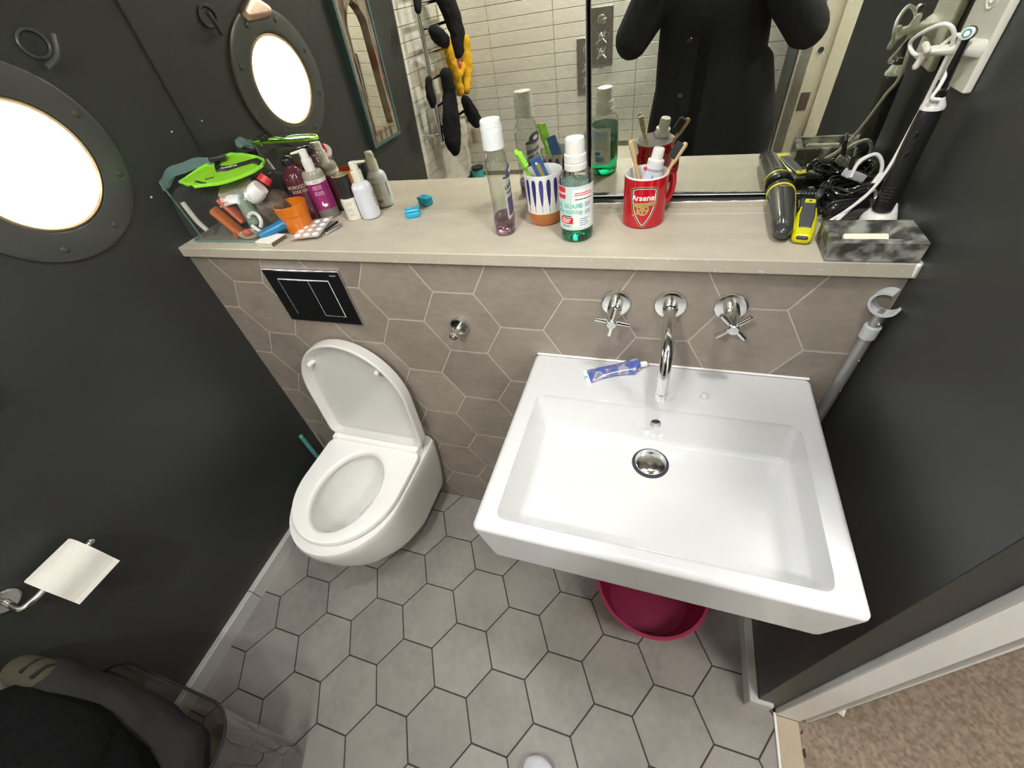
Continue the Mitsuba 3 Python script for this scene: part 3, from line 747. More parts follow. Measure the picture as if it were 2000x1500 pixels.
# toilet brush in the corner
tb = thing('toilet_brush', 'teal brush handle sticking up between the toilet and the dark wall', 'toilet brush')
part(tb, 'handle', tube(spline([(-0.745, -0.094, 0.02), (-0.742, -0.096, 0.20), (-0.738, -0.099, 0.388), (-0.738, -0.099, 0.394)], 5), [0.0075] * 15 + [0.006], 16), M['teal'])
part(tb, 'pot', move(lathe([(0.0001, 0.0), (0.040, 0.0), (0.043, 0.004), (0.046, 0.09), (0.044, 0.09), (0.041, 0.006), (0.0001, 0.005)], 40), (-0.745, -0.094, 0.001)), M['teal'])

# grey pole in the right corner
pole = thing('extension_pole', 'grey telescopic pole with an open clip, leaning in the corner beside the basin', 'pole')
P0, P1 = np.array([0.802, -0.030, 0.002]), np.array([0.8125, -0.0185, 0.972])
part(pole, 'tube', tube([P0, P1], 0.0102, 24), M['grey_metal'])
dz = (P1 - P0) / np.linalg.norm(P1 - P0)
part(pole, 'collar', tube([P1 - dz * 0.004, P1 + dz * 0.020, P1 + dz * 0.021], [0.0126, 0.0128, 0.0108], 28), M['grey_plastic'], label='pale grey collar')
part(pole, 'inner_tube', tube([P1, P1 + dz * 0.050], 0.0080, 20), M['grey_metal'])
part(pole, 'snap_button', tm(hull_balls([(P1 + dz * 0.030 + np.array([0.002, -0.0095, 0]), 0.0028)])), M['steel'])
for z in (0.05, 0.13, 0.23):
    part(pole, 'rivet', tm(hull_balls([(P1 - dz * z + np.array([0.004, -0.0118, 0]), 0.0016)])), M['steel'])
cc = P1 + dz * 0.068
a = np.radians(np.linspace(-215, 50, 36))
ri, ro = 0.0185, 0.0225
C2 = sg.Polygon([(ro * math.cos(t), ro * math.sin(t)) for t in a] + [(ri * math.cos(t), ri * math.sin(t)) for t in a[::-1]])
e1 = np.array([0.80, -0.60, 0.0]); e2 = np.array([0, 0, 1.0]); e3 = np.array([0.60, 0.80, 0.0])
part(pole, 'clip', frame_map(extrude(sa.rotate(C2, -68, origin=(0, 0)), -0.011, 0.011), cc, e1, e2, e3), M['grey_plastic'], smooth=35, label='pale grey C-shaped clip')

# pink tub
tub = thing('pink_tub', 'round pink plastic tub on the floor under the basin', 'tub')
pt = lathe([(0.0001, 0.002), (0.118, 0.002), (0.126, 0.010), (0.158, 0.150), (0.166, 0.152), (0.168, 0.149), (0.166, 0.145), (0.160, 0.143)], 72)
part(tub, 'bowl', move(pt, (0.540, -0.208, 0.0)), M['pink'])
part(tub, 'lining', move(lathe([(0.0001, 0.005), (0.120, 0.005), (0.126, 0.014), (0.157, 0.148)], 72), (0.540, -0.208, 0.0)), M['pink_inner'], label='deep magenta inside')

# toilet roll on its holder
holder = thing('toilet_roll_holder', 'chrome toilet roll arm on the dark left wall', 'toilet roll holder')
def lw_pt(y, z, d):
    return (wx(y, z) + d, y, z)
ax_d, ax_z = 0.060, 0.712
part(holder, 'mount', left_map(move(lathe([(0.0001, 0.012), (0.022, 0.012), (0.026, 0.009), (0.027, 0.0)], 36), (-0.800, 0.722, 0))), M['chrome'])
part(holder, 'arm', tube(spline([lw_pt(-0.800, 0.722, 0.008), lw_pt(-0.802, 0.716, 0.045), lw_pt(-0.797, 0.713, 0.056), lw_pt(-0.780, 0.712, ax_d), lw_pt(-0.745, ax_z, ax_d), lw_pt(-0.648, ax_z, ax_d)], 8), 0.0065, 14), M['chrome'])
part(holder, 'end_knob', tm(hull_balls([(lw_pt(-0.650, ax_z, ax_d), 0.0075)])), M['chrome'])
roll = thing('toilet_roll', 'white toilet paper roll on the chrome arm', 'toilet paper')
xa = wx(-0.71, ax_z) + ax_d
prof = [(0.020, -0.049), (0.046, -0.049), (0.0475, -0.0475), (0.0475, 0.0475), (0.046, 0.049), (0.020, 0.049)]
part(roll, 'paper', frame_map(lathe(prof, 64, closed=True), (xa, -0.711, ax_z - 0.012), (1, 0, 0), (0, 0, 1), (0, -1, 0)), M['paper'])
part(roll, 'core', frame_map(lathe([(0.0195, -0.049), (0.0205, -0.049), (0.0205, 0.049), (0.0195, 0.049)], 32, closed=True), (xa, -0.711, ax_z - 0.012), (1, 0, 0), (0, 0, 1), (0, -1, 0)), M['beige'])
tail = [(xa + 0.0478 * math.cos(t), ax_z - 0.012 + 0.0478 * math.sin(t)) for t in np.radians(np.linspace(90, 8, 12))] + [(xa + 0.0495, ax_z - 0.025), (xa + 0.0525, ax_z - 0.038), (xa + 0.0575, ax_z - 0.048)]
V, F = [], []
for (x, z) in tail:
    for dx in (0.0, 0.0006):
        V += [(x + dx, -0.760, z), (x + dx, -0.662, z)]
for i in range(len(tail) - 1):
    o, q = 4 * i, 4 * i + 4
    F += [[o + 2, o + 3, q + 3], [o + 2, q + 3, q + 2], [o, q + 1, o + 1], [o, q, q + 1], [o, o + 2, q + 2], [o, q + 2, q], [o + 1, q + 3, o + 3], [o + 1, q + 1, q + 3]]
part(roll, 'loose_sheet', mesh_of(V, F), M['paper'], smooth=False, label='loose sheet hanging down')

# ---------------------------------------------------------------- things on the ledge
def put(m, x, y, z=ZT, rz=0.0):
    if isinstance(m, m3.Manifold):
        m = tm(m)
    return move(m, (x, y, z), rz)

def solid(prof, n=40):
    """closed lathe, bottom to top along the outside (outward normals)"""
    m = lathe(prof, n)
    return m

def face_angle(x, y):
    return math.atan2(CAM[1] - y, CAM[0] - x)

# --- clear toiletry bag with its contents
bag = thing('clear_toiletry_bag', 'clear plastic toiletry bag full of small items at the left end of the ledge', 'bag')
BGX0, BGX1, BGY0, BGY1, BGH = -0.768, -0.503, 0.022, 0.196, 0.134
def bag_ring(z, ins, pinch):
    P = np.array(sg.box(BGX0 + ins, BGY0 + ins + pinch, BGX1 - ins, BGY1 - ins - pinch * 0.6).buffer(0.018, 8).exterior.coords)[:-1]
    P = np.vstack([P, P[:1]])
    dd = np.r_[0, np.cumsum(np.linalg.norm(np.diff(P, axis=0), axis=1))]
    t = np.linspace(0, dd[-1], 96, endpoint=False)
    return np.stack([np.interp(t, dd, P[:, 0]), np.interp(t, dd, P[:, 1]), np.full(96, ZT + z)], 1)
rings = [bag_ring(z, ins, pin) for z, ins, pin in ((0.002, 0.022, 0.0), (0.004, 0.018, 0.0), (0.03, 0.017, 0.0), (0.06, 0.017, 0.002), (0.09, 0.018, 0.006), (0.115, 0.020, 0.012), (0.126, 0.024, 0.026), (BGH, 0.028, 0.050))]
m = loft(rings)
v = m.vertices + 0.006 * (meshkit.fbm(m.vertices * 22, 3, 5)[:, None] - 0.5) * np.array([1, 1, 0.0])
part(bag, 'film', mesh_of(v, m.faces), M['clear_film'], smooth=40)
part(bag, 'base_seam', tube(np.vstack([rings[1], rings[1][:1]]), 0.0022, 6, caps=False), M['teal_film'])
zip_path = spline([(-0.772, 0.044, ZT + 0.148), (-0.766, 0.085, ZT + 0.166), (-0.735, 0.130, ZT + 0.170), (-0.700, 0.165, ZT + 0.163), (-0.640, 0.185, ZT + 0.140)], 10)
V, F = [], []
for i, p in enumerate(zip_path):
    for dy, dzz in ((-0.006, -0.020), (0.0, 0.003), (0.008, -0.020)):
        V.append(p + np.array([0, dy, dzz - 0.0015 * math.sin(i * 0.5)]))
for i in range(len(zip_path) - 1):
    for k in range(2):
        o = 3 * i + k
        F += [[o, o + 1, o + 4], [o, o + 4, o + 3]]
part(bag, 'zip_flap', mesh_of(V, F), M['teal_film'], label='teal tinted zip flap along the top')
for yy, xx in ((BGX0 + 0.002, 0.05), ):
    part(bag, 'side_seam', tube(spline([(BGX0 + 0.018, 0.040, ZT + 0.004), (BGX0 + 0.006, 0.044, ZT + 0.08), (-0.772, 0.044, ZT + 0.148)], 6), 0.0022, 6), M['teal_film'])
part(bag, 'zip_pull', rbox((-0.662, 0.162, ZT + 0.140), (-0.640, 0.180, ZT + 0.154), 0.004), M['black_plastic'])

def oriented_box(c, ex, dims, r=0.004, up=(0, 0, 1)):
    ex = np.asarray(ex, float); ex /= np.linalg.norm(ex)
    ez = np.asarray(up, float) - ex * np.dot(up, ex); ez /= np.linalg.norm(ez)
    ey = np.cross(ez, ex)
    d = np.asarray(dims) / 2
    m = tm(rbox(-d, d, r))
    return frame_map(m, c, ex, ey, ez)
pouch = thing('orange_pouch', 'orange packet standing at the front of the clear bag', 'packet')
part(pouch, 'body', oriented_box((-0.640, 0.055, ZT + 0.043), (0.42, 0.15, -0.9), (0.080, 0.018, 0.036), 0.008, (0.3, -0.9, 0.2)), M['orange_pouch'])
part(pouch, 'end_seal', oriented_box((-0.624, 0.051, ZT + 0.010), (0.42, 0.15, -0.9), (0.012, 0.006, 0.036), 0.002, (0.3, -0.9, 0.2)), M['coral'])
cs = thing('coral_sachet', 'coral red sachet leaning against the orange packet in the clear bag', 'sachet')
part(cs, 'body', oriented_box((-0.612, 0.066, ZT + 0.066), (0.45, 0.05, -0.8), (0.072, 0.012, 0.036), 0.005, (0.3, -0.9, 0.3)), M['coral'])
part(cs, 'print', oriented_box((-0.604, 0.058, ZT + 0.062), (0.45, 0.05, -0.8), (0.030, 0.008, 0.014), 0.003, (0.3, -0.9, 0.3)), M['print_red'])
st = thing('sage_tube', 'dull green tube beside the coral sachet in the clear bag', 'tube')
part(st, 'body', tube([(-0.566, 0.072, ZT + 0.100), (-0.562, 0.070, ZT + 0.085), (-0.552, 0.064, ZT + 0.034), (-0.551, 0.063, ZT + 0.030)], [0.008, 0.017, 0.0195, 0.017], 24), M['sage'])
part(st, 'cap', tube([(-0.569, 0.073, ZT + 0.118), (-0.566, 0.072, ZT + 0.099)], 0.010, 20), M['grey_plastic'])
cj = thing('cream_box', 'cream coloured flat box under the lime paddle in the clear bag', 'box')
part(cj, 'body', oriented_box((-0.585, 0.088, ZT + 0.108), (0.94, 0.2, 0.12), (0.090, 0.040, 0.028), 0.006, (0, -0.5, 0.9)), M['cream'])
part(cj, 'lid_edge', oriented_box((-0.585, 0.076, ZT + 0.097), (0.94, 0.2, 0.12), (0.092, 0.044, 0.004), 0.0018, (0, -0.5, 0.9)), M['white_plastic'])
wt = thing('white_tube', 'white tube with a red cap at the right end of the clear bag', 'tube')
part(wt, 'body', tube([(-0.520, 0.062, ZT + 0.098), (-0.500, 0.070, ZT + 0.110), (-0.488, 0.076, ZT + 0.118)], [0.019, 0.021, 0.018], 24), M['white_plastic'])
part(wt, 'cap', tube([(-0.490, 0.090, ZT + 0.122), (-0.482, 0.102, ZT + 0.132)], [0.016, 0.014], 24), M['red_matt'], label='red cap')
single('brown_pouch', blob((-0.525, 0.115, ZT + 0.050), (0.050, 0.045, 0.048), 0.2, 2.0, 4), M['brown'], 'dark brown cloth pouch deep in the right half of the clear bag', 'pouch')
single('dark_case', blob((-0.690, 0.125, ZT + 0.045), (0.050, 0.050, 0.043), 0.15, 2.0, 8), M['charcoal_cloth'], 'dark case deep in the left half of the clear bag', 'case')
single('white_strap', tube(spline([(-0.748, 0.050, ZT + 0.096), (-0.742, 0.048, ZT + 0.070), (-0.733, 0.046, ZT + 0.044), (-0.718, 0.045, ZT + 0.022)], 6), 0.0065, 8), M['ivory_plastic'], 'pale strap along the left side inside the clear bag', 'strap')
rzr = thing('white_razor', 'white plastic razor head with dark print lying low in the clear bag', 'razor')
part(rzr, 'head', oriented_box((-0.530, 0.040, ZT + 0.024), (0.5, 0.2, -0.8), (0.040, 0.010, 0.022), 0.003, (0.6, -0.6, 0.4)), M['white_plastic'])
part(rzr, 'print', oriented_box((-0.5285, 0.0335, ZT + 0.022), (0.5, 0.2, -0.8), (0.016, 0.003, 0.010), 0.001, (0.6, -0.6, 0.4)), M['print_dark'])
part(rzr, 'hoop', tube([(-0.530 + 0.019 * math.cos(t), 0.045 + 0.006 * math.sin(t), ZT + 0.048 + 0.017 * math.sin(t)) for t in np.linspace(-0.9, 2.8, 24)], 0.0045, 8), M['white_plastic'])
single('coral_ball', tm(hull_balls([((-0.577, 0.040, ZT + 0.018), 0.010), ((-0.570, 0.038, ZT + 0.020), 0.009)])), M['coral'], 'small coral red bead low in the clear bag', 'bead')
single('shell_dish', move(lathe([(0.0001, 0.003), (0.022, 0.004), (0.029, 0.010), (0.031, 0.010), (0.025, 0.001), (0.0001, 0.0005)], 32), (-0.580, 0.052, ZT + 0.004), s=(1.15, 0.8, 1)), M['cream'], 'cream shell-like dish at the bottom of the clear bag', 'dish')
bb = thing('blue_tube', 'small blue plastic tube between the clear bag and the orange glass', 'tube')
part(bb, 'body', tube([(-0.522, 0.030, ZT + 0.014), (-0.478, 0.066, ZT + 0.026)], [0.012, 0.0125], 24), M['blue_plastic'])
part(bb, 'cap', tube([(-0.478, 0.066, ZT + 0.026), (-0.470, 0.073, ZT + 0.028)], [0.013, 0.0125], 24), M['blue_plastic'])

# --- lime swim paddle on the bag
pad = thing('swim_paddle', 'lime green plastic swim paddle with a black strap lying on the clear bag', 'swim paddle')
OUT = [(-0.696, 0.038), (-0.702, 0.062), (-0.692, 0.098), (-0.681, 0.125), (-0.664, 0.123), (-0.648, 0.132), (-0.650, 0.162), (-0.631, 0.169), (-0.590, 0.165), (-0.534, 0.150), (-0.496, 0.133), (-0.484, 0.108), (-0.491, 0.082), (-0.510, 0.056), (-0.532, 0.035), (-0.554, 0.023), (-0.620, 0.013), (-0.647, 0.029), (-0.667, 0.031)]
def pad_z(x, y):
    u = (x + 0.7) / 0.215
    rip = 0.003 * math.sin(u * 26) * max(0.0, 1 - 2.2 * u)
    return ZT + 0.142 + 0.15 * (y - 0.01) + rip - 0.010 * (1 - min(1, abs(y - 0.09) / 0.08) ** 2) * 0.5
poly = sg.Polygon(OUT).buffer(0.004, 4).buffer(-0.004, 4)
def drape(poly, t, dz=0.0, size=0.006):
    m = extrude(poly, 0, t)
    v, f = trimesh.remesh.subdivide_to_size(m.vertices, m.faces, size)
    v = np.array([[x, y, z + dz + pad_z(x, y)] for x, y, z in v])
    return mesh_of(v, f)
part(pad, 'blade', drape(poly, 0.0035), M['lime'], smooth=30)
rim = poly.difference(poly.buffer(-0.004))
part(pad, 'rim', drape(rim, 0.0035, 0.0028), M['lime_bright'], smooth=30)
part(pad, 'slot', drape(sg.LineString([(-0.618, 0.052), (-0.604, 0.060)]).buffer(0.003), 0.001, 0.0032), M['print_dark'], smooth=False)
part(pad, 'slot', drape(sg.LineString([(-0.640, 0.040), (-0.600, 0.030)]).buffer(0.0035), 0.001, 0.0032), M['print_dark'], smooth=False)
STRAP = [(-0.655, 0.152), (-0.622, 0.106), (-0.586, 0.107), (-0.549, 0.123), (-0.520, 0.134), (-0.492, 0.120), (-0.495, 0.109), (-0.526, 0.121), (-0.552, 0.110), (-0.586, 0.090), (-0.616, 0.088), (-0.640, 0.112), (-0.660, 0.132)]
strap = part(pad, 'strap', drape(sg.Polygon(STRAP).buffer(0.001), 0.005, 0.003), M['black_plastic'], smooth=30, label='black rubber strap')
tx = meshkit.text_mesh('FUNKITA', 0.009, 0.0004, True)
b_ = tx.bounds
tx.apply_translation([-(b_[0][0] + b_[1][0]) / 2, -0.0045, 0])
tx = move(tx, (-0.583, 0.1005, 0.0), math.radians(15), s=0.85)
v, f = trimesh.remesh.subdivide_to_size(tx.vertices, tx.faces, 0.006)
part(strap, 'lettering', mesh_of([[x, y, z + 0.0081 + pad_z(x, y)] for x, y, z in v], f), M['print_white'], smooth=False)
part(pad, 'buckle', oriented_box((-0.637, 0.128, ZT + 0.172), (0.8, 0.5, 0), (0.040, 0.022, 0.012), 0.004), M['black_plastic'])

# --- matchbox
mb = thing('matchbox', 'white matchbox with a dark striking strip lying near the ledge edge', 'matchbox')
def mbm(lo, hi, c=0.0005):
    return put(cbox(lo, hi, c), -0.488, 0.025, ZT + 0.0003, math.radians(-6))
part(mb, 'sleeve', mbm((-0.029, -0.025, 0.0), (0.027, 0.025, 0.0125)), M['paper'], smooth=False)
part(mb, 'striking_strip', mbm((0.0266, -0.024, 0.0015), (0.0276, 0.024, 0.011), 0.0002), M['brown'], smooth=False, label='dark striking strip')
part(mb, 'tray', mbm((-0.028, -0.0265, 0.001), (0.026, -0.0245, 0.0115), 0.0003), M['cream'], smooth=False)

# --- orange glass
og = thing('orange_glass', 'orange glass tumbler in front of the plum bottle', 'glass')
OGX, OGY = -0.452, 0.098
prof = [(0.0001, 0.001), (0.030, 0.001), (0.033, 0.004), (0.0362, 0.043), (0.0385, 0.045), (0.0405, 0.067), (0.0400, 0.0685), (0.0390, 0.067), (0.0370, 0.046), (0.0350, 0.044), (0.0315, 0.007), (0.0001, 0.006)]
part(og, 'wall', put(lathe(prof, 56), OGX, OGY), M['orange_glass'])
part(og, 'rim', put(lathe([(0.0392 + 0.0012 * math.cos(t), 0.0685 + 0.0012 * math.sin(t)) for t in np.linspace(0, 2 * PI, 9)[:-1]], 56, closed=True), OGX, OGY), M['orange_glass'])

# --- blister pack and nail clipper
bp = thing('blister_pack', 'silver blister pack of pills beside the orange glass', 'blister pack')
BA = math.radians(52)
def bpm(m):
    m = m.copy()
    v = np.asarray(m.vertices)
    m.vertices = v + np.array([0, 0, 1]) * (0.010 + 0.14 * np.maximum(0, v[:, :1] * 0.5 + v[:, 1:2] * 0.55))
    return put(m, -0.398, 0.080, ZT, math.radians(12))
sheet = extrude(sg.box(-0.036, -0.048, 0.036, 0.048).buffer(0.003), 0.0, 0.0008)
part(bp, 'sheet', bpm(sheet), M['foil_grey'], smooth=False)
for i in range(3):
    for j in range(4):
        part(bp, 'pill_bubble', bpm(move(trimesh.creation.icosphere(subdivisions=2), (-0.024 + 0.024 * i, -0.035 + 0.023 * j, 0.0008), s=(0.0085, 0.0075, 0.0045))), M['print_white'])
nc = thing('nail_clipper', 'small steel nail clipper leaning on the end of the blister pack', 'nail clipper')
part(nc, 'jaw', tm(chain([((-0.350, 0.068, ZT + 0.004), 0.0036), ((-0.338, 0.098, ZT + 0.006), 0.0040), ((-0.334, 0.112, ZT + 0.007), 0.0030)])), M['steel'])
part(nc, 'lever', tm(chain([((-0.352, 0.072, ZT + 0.010), 0.0028), ((-0.336, 0.106, ZT + 0.016), 0.0030)])), M['black_gloss'])

# --- plum bottle with stopper
pb = thing('plum_bottle', 'dark plum coloured round-shouldered bottle with a black stopper', 'bottle')
PBX, PBY = -0.464, 0.168
prof = [(0.0001, 0.0), (0.026, 0.0), (0.029, 0.003), (0.0305, 0.010), (0.0305, 0.095), (0.0295, 0.108), (0.0255, 0.119), (0.018, 0.127), (0.0135, 0.130), (0.0115, 0.133), (0.0115, 0.139)]
part(pb, 'body', put(lathe(prof, 48), PBX, PBY), M['plum'])
part(pb, 'stopper', put(lathe([(0.010, 0.136), (0.0145, 0.139), (0.0155, 0.146), (0.0130, 0.152), (0.008, 0.155), (0.0001, 0.156)], 36), PBX, PBY), M['black_gloss'], label='glossy black stopper')
fa = face_angle(PBX, PBY)
part(pb, 'lettering', wrap(centred_text('MOROCCAN', 0.0075, 0.0004), 0.0306, fa - 0.1, 0.090, (PBX, PBY, ZT)), M['beige'], smooth=False, label='pale worn lettering')
part(pb, 'lettering', wrap(centred_text('ROSE OIL', 0.0065, 0.0004), 0.0306, fa - 0.1, 0.079, (PBX, PBY, ZT)), M['beige'], smooth=False)

# --- pump bottle with the magenta label
def pump(parent, x, y, z, yaw, matn, s=1.0, neck=0.011):
    part(parent, 'collar', put(lathe([(neck * 1.05, 0.0), (neck * 1.05, 0.026 * s), (neck * 0.95, 0.028 * s)], 32), x, y, z), M[matn])
    head = tm(m3.Manifold.batch_boolean([hull_balls([((0, 0, 0.026 * s), (neck * 0.82, neck * 0.82, 0.003)), ((0, 0, 0.046 * s), (neck * 0.78, neck * 0.78, 0.003))], 16), hull_balls([((0.004, 0, 0.045 * s), (0.007, 0.006, 0.0035)), ((0.029 * s, 0, 0.043 * s), (0.003, 0.0035, 0.0025))], 12)], m3.OpType.Add))
    part(parent, 'pump_head', put(head, x, y, z, yaw), M[matn])
mg = thing('magenta_pump_bottle', 'smoky pump bottle with a magenta label and a white pump', 'bottle')
MX, MY = -0.416, 0.180
part(mg, 'body', put(lathe([(0.0001, 0.0), (0.024, 0.0), (0.0262, 0.002), (0.0268, 0.006), (0.0268, 0.096)], 48), MX, MY), M['bottle_smoke'])
part(mg, 'clear_shoulder', put(lathe([(0.0268, 0.096), (0.0266, 0.110), (0.0235, 0.116), (0.012, 0.118)], 48), MX, MY), M['bottle_clear_top'])
lb = lambda z0, z1, r: lathe([(r - 0.001, z0), (r, z0 + 0.0003), (r, z1 - 0.0003), (r - 0.001, z1)], 48)
part(mg, 'label', put(lb(0.026, 0.090, 0.0272), MX, MY), M['magenta'])
part(mg, 'label_top', put(lb(0.0905, 0.100, 0.0272), MX, MY), M['white_plastic'])
fa = face_angle(MX, MY)
for k, (zz, t) in enumerate(((0.084, 'MOROCCAN'), (0.079, 'ROSE OTTO'), (0.070, 'BODY WASH'), (0.065, 'GEL DOUCHE'))):
    part(mg, 'lettering', wrap(centred_text(t, 0.0028, 0.0003, False), 0.0273, fa - 0.15, zz, (MX, MY, ZT)), M['print_white'], smooth=False)
sw_ = sg.Point(0, 0).buffer(0.0075).difference(sg.Point(0.0025, 0.003).buffer(0.0060)).union(sg.Point(0.001, -0.003).buffer(0.004))
part(mg, 'swirl_mark', wrap(extrude(sw_, 0, 0.0004), 0.0273, fa - 0.05, 0.041, (MX, MY, ZT)), M['print_white'], smooth=False)
part(mg, 'lettering', wrap(centred_text('REN', 0.005, 0.0003), 0.0273, fa - 0.1, 0.0955, (MX, MY, ZT)), M['print_grey'], smooth=False)
pump(mg, MX, MY, ZT + 0.117, math.radians(200), 'white_plastic', 1.0, 0.0125)

# --- small white bottle with a black cap
bc = thing('black_capped_bottle', 'small white bottle with a tall black cap between two pump bottles', 'bottle')
KX, KY = -0.3235, 0.166
part(bc, 'body', put(lathe([(0.0001, 0.0), (0.0190, 0.0), (0.0212, 0.002), (0.0215, 0.005), (0.0215, 0.050), (0.0205, 0.053), (0.0150, 0.056), (0.0140, 0.060)], 48), KX, KY), M['ivory_plastic'])
part(bc, 'cap', put(lathe([(0.0001, 0.0565), (0.0195, 0.0565), (0.0200, 0.058), (0.0200, 0.107), (0.0190, 0.109), (0.0001, 0.1095)], 48), KX, KY), M['black_plastic'], label='tall black cap')
part(bc, 'cap_band', put(lathe([(0.0192, 0.1075), (0.0203, 0.1075), (0.0203, 0.1095), (0.0192, 0.1098)], 48), KX, KY), M['gold'])
fa = face_angle(KX, KY)
for k, zz in enumerate((0.044, 0.040, 0.031, 0.028, 0.025, 0.018, 0.015)):
    part(bc, 'print_line', wrap(extrude(sg.box(-0.008, -0.0006, 0.008 - 0.002 * (k % 3), 0.0006), 0, 0.0003), 0.0215, fa - 0.25, zz, (KX, KY, ZT)), M['print_grey'], smooth=False)
tq = centred_text('ORDINARY', 0.006, 0.0003)
tq = move(tq, (0, 0, 0), PI / 2)
part(bc, 'lettering', wrap(tq, 0.0215, fa + 0.75, 0.027, (KX, KY, ZT)), M['print_dark'], smooth=False)

# --- milky pump bottle
wb = thing('milky_pump_bottle', 'milky white pump bottle, rightmost of the bottles by the clear bag', 'bottle')
WX_, WY_ = -0.2775, 0.172
part(wb, 'body', put(lathe([(0.0001, 0.0), (0.019, 0.0), (0.0235, 0.003), (0.0250, 0.009), (0.0250, 0.072), (0.0235, 0.080), (0.0190, 0.086), (0.0125, 0.089), (0.0120, 0.092)], 48), WX_, WY_), M['milky_plastic'])
part(wb, 'back_label', wrap(extrude(sg.box(-0.020, -0.030, 0.020, 0.030), 0, 0.0003), 0.0250, PI / 2, 0.040, (WX_, WY_, ZT)), M['paper'], smooth=False)
for k, (zz, h) in enumerate(((0.064, 0.001), (0.060, 0.003), (0.053, 0.0016), (0.046, 0.0015), (0.043, 0.001), (0.036, 0.001))):
    part(wb, 'print_line', wrap(extrude(sg.box(-0.016, -h, 0.014 - 0.003 * (k % 2), h), 0, 0.0005), 0.0250, PI / 2, zz, (WX_, WY_, ZT)), M['print_grey'], smooth=False)
for k in range(14):
    part(wb, 'bar_code_line', wrap(extrude(sg.box(0.0011 * k - 0.0125, -0.004, 0.0011 * k - 0.0125 + (0.0004, 0.0008, 0.0006)[k % 3], 0.004), 0, 0.0005), 0.0250, PI / 2, 0.020, (WX_, WY_, ZT)), M['print_dark'], smooth=False)
pump(wb, WX_, WY_, ZT + 0.090, math.radians(35), 'ivory_plastic', 0.92, 0.0125)
part(wb, 'side_print', wrap(move(centred_text('CLEANSER', 0.005, 0.0003), (0, 0, 0), PI / 2), 0.0250, face_angle(WX_, WY_) + 1.05, 0.045, (WX_, WY_, ZT)), M['print_dark'], smooth=False)

# --- cyan cap box
cy = thing('cyan_box', 'small glossy cyan plastic box close to the left mirror', 'box')
CBX, CBY = -0.153, 0.172
part(cy, 'body', put(rbox((-0.018, -0.013, 0.0003), (0.018, 0.013, 0.013), 0.004), CBX, CBY, ZT, math.radians(22)), M['cyan'])
part(cy, 'lid', put(rbox((-0.0185, -0.0135, 0.0125), (0.0185, 0.0135, 0.021), 0.004), CBX, CBY, ZT, math.radians(22)), M['cyan'])

# --- nearly empty purple mouthwash
pm = thing('purple_mouthwash', 'tall clear mouthwash bottle with a little purple liquid left', 'bottle')
QX, QY = 0.118, 0.098
LAX = math.atan2(0.97, -0.22)
def ell(a, b, z, n=64, p=0.85):
    t = np.linspace(0, 2 * PI, n, endpoint=False)
    x = a * np.sign(np.cos(t)) * np.abs(np.cos(t)) ** p
    y = b * np.sign(np.sin(t)) * np.abs(np.sin(t)) ** p
    c, s_ = math.cos(LAX), math.sin(LAX)
    return np.stack([QX + x * c - y * s_, QY + x * s_ + y * c, np.full(n, ZT + z)], 1)
shp = [(0.030, 0.0195, 0.0003), (0.0335, 0.0225, 0.004), (0.0345, 0.0235, 0.030), (0.0330, 0.0220, 0.036), (0.0325, 0.0210, 0.045), (0.0330, 0.0212, 0.105), (0.0345, 0.0228, 0.128), (0.0335, 0.0225, 0.140), (0.0270, 0.0205, 0.152), (0.0180, 0.0170, 0.160), (0.0165, 0.0165, 0.164), (0.0165, 0.0165, 0.172)]
part(pm, 'bottle', loft([ell(a, b, z) for a, b, z in shp]), M['clear_wall'], smooth=40)
liq = [(0.027, 0.0175, 0.0018), (0.0318, 0.0210, 0.005), (0.0328, 0.0220, 0.030), (0.0320, 0.0212, 0.034)]
part(pm, 'liquid', loft([ell(a, b, z) for a, b, z in liq]), M['purple_liquid'], smooth=40, label='purple liquid at the bottom')
cprof = [(0.0172, 0.0), (0.0212, 0.0), (0.0206, 0.020), (0.0199, 0.046), (0.0185, 0.049), (0.0001, 0.0495)]
part(pm, 'cap', put(lathe(cprof, 48), QX, QY, ZT + 0.166), M['lid_plastic'], label='frosted screw cap')
for zz in (0.030, 0.034, 0.038):
    part(pm, 'cap_ridge', put(lathe([(0.0195, zz - 0.001), (0.0208, zz), (0.0195, zz + 0.001)], 40), QX, QY, ZT + 0.166), M['lid_plastic'])
def on_label(m, z, bulge=0.0):
    v, f = trimesh.remesh.subdivide_to_size(m.vertices, m.faces, 0.004)
    t = -PI / 2 + v[:, 0] / 0.026
    a_, b_ = 0.0328 + 0.0006 + bulge + v[:, 2], 0.0208 + 0.0006 + bulge + v[:, 2]
    x = a_ * np.sign(np.cos(t)) * np.abs(np.cos(t)) ** 0.85
    y = b_ * np.sign(np.sin(t)) * np.abs(np.sin(t)) ** 0.85
    c, s_ = math.cos(LAX), math.sin(LAX)
    return mesh_of(np.stack([QX + x * c - y * s_, QY + x * s_ + y * c, ZT + z + v[:, 1]], 1), f)
part(pm, 'label', on_label(extrude(sg.box(-0.022, -0.050, 0.022, 0.030).buffer(0.004), 0, 0.0004), 0.088), M['label_grey'], smooth=False)
part(pm, 'crest', on_label(extrude(sa.scale(sg.Point(0, 0).buffer(0.010), 1.7, 1.1), 0, 0.0009), 0.124, 0.0016), M['label_purple'], smooth=False, label='dark purple top badge')
part(pm, 'crest_mark', on_label(extrude(sa.scale(sg.Point(0, 0).buffer(0.004), 1.6, 0.9), 0, 0.0005), 0.124, 0.0026), M['print_white'], smooth=False)
part(pm, 'lettering', on_label(centred_text('LISTERINE', 0.0068, 0.0004), 0.098, 0.0005), M['print_dark'], smooth=False)
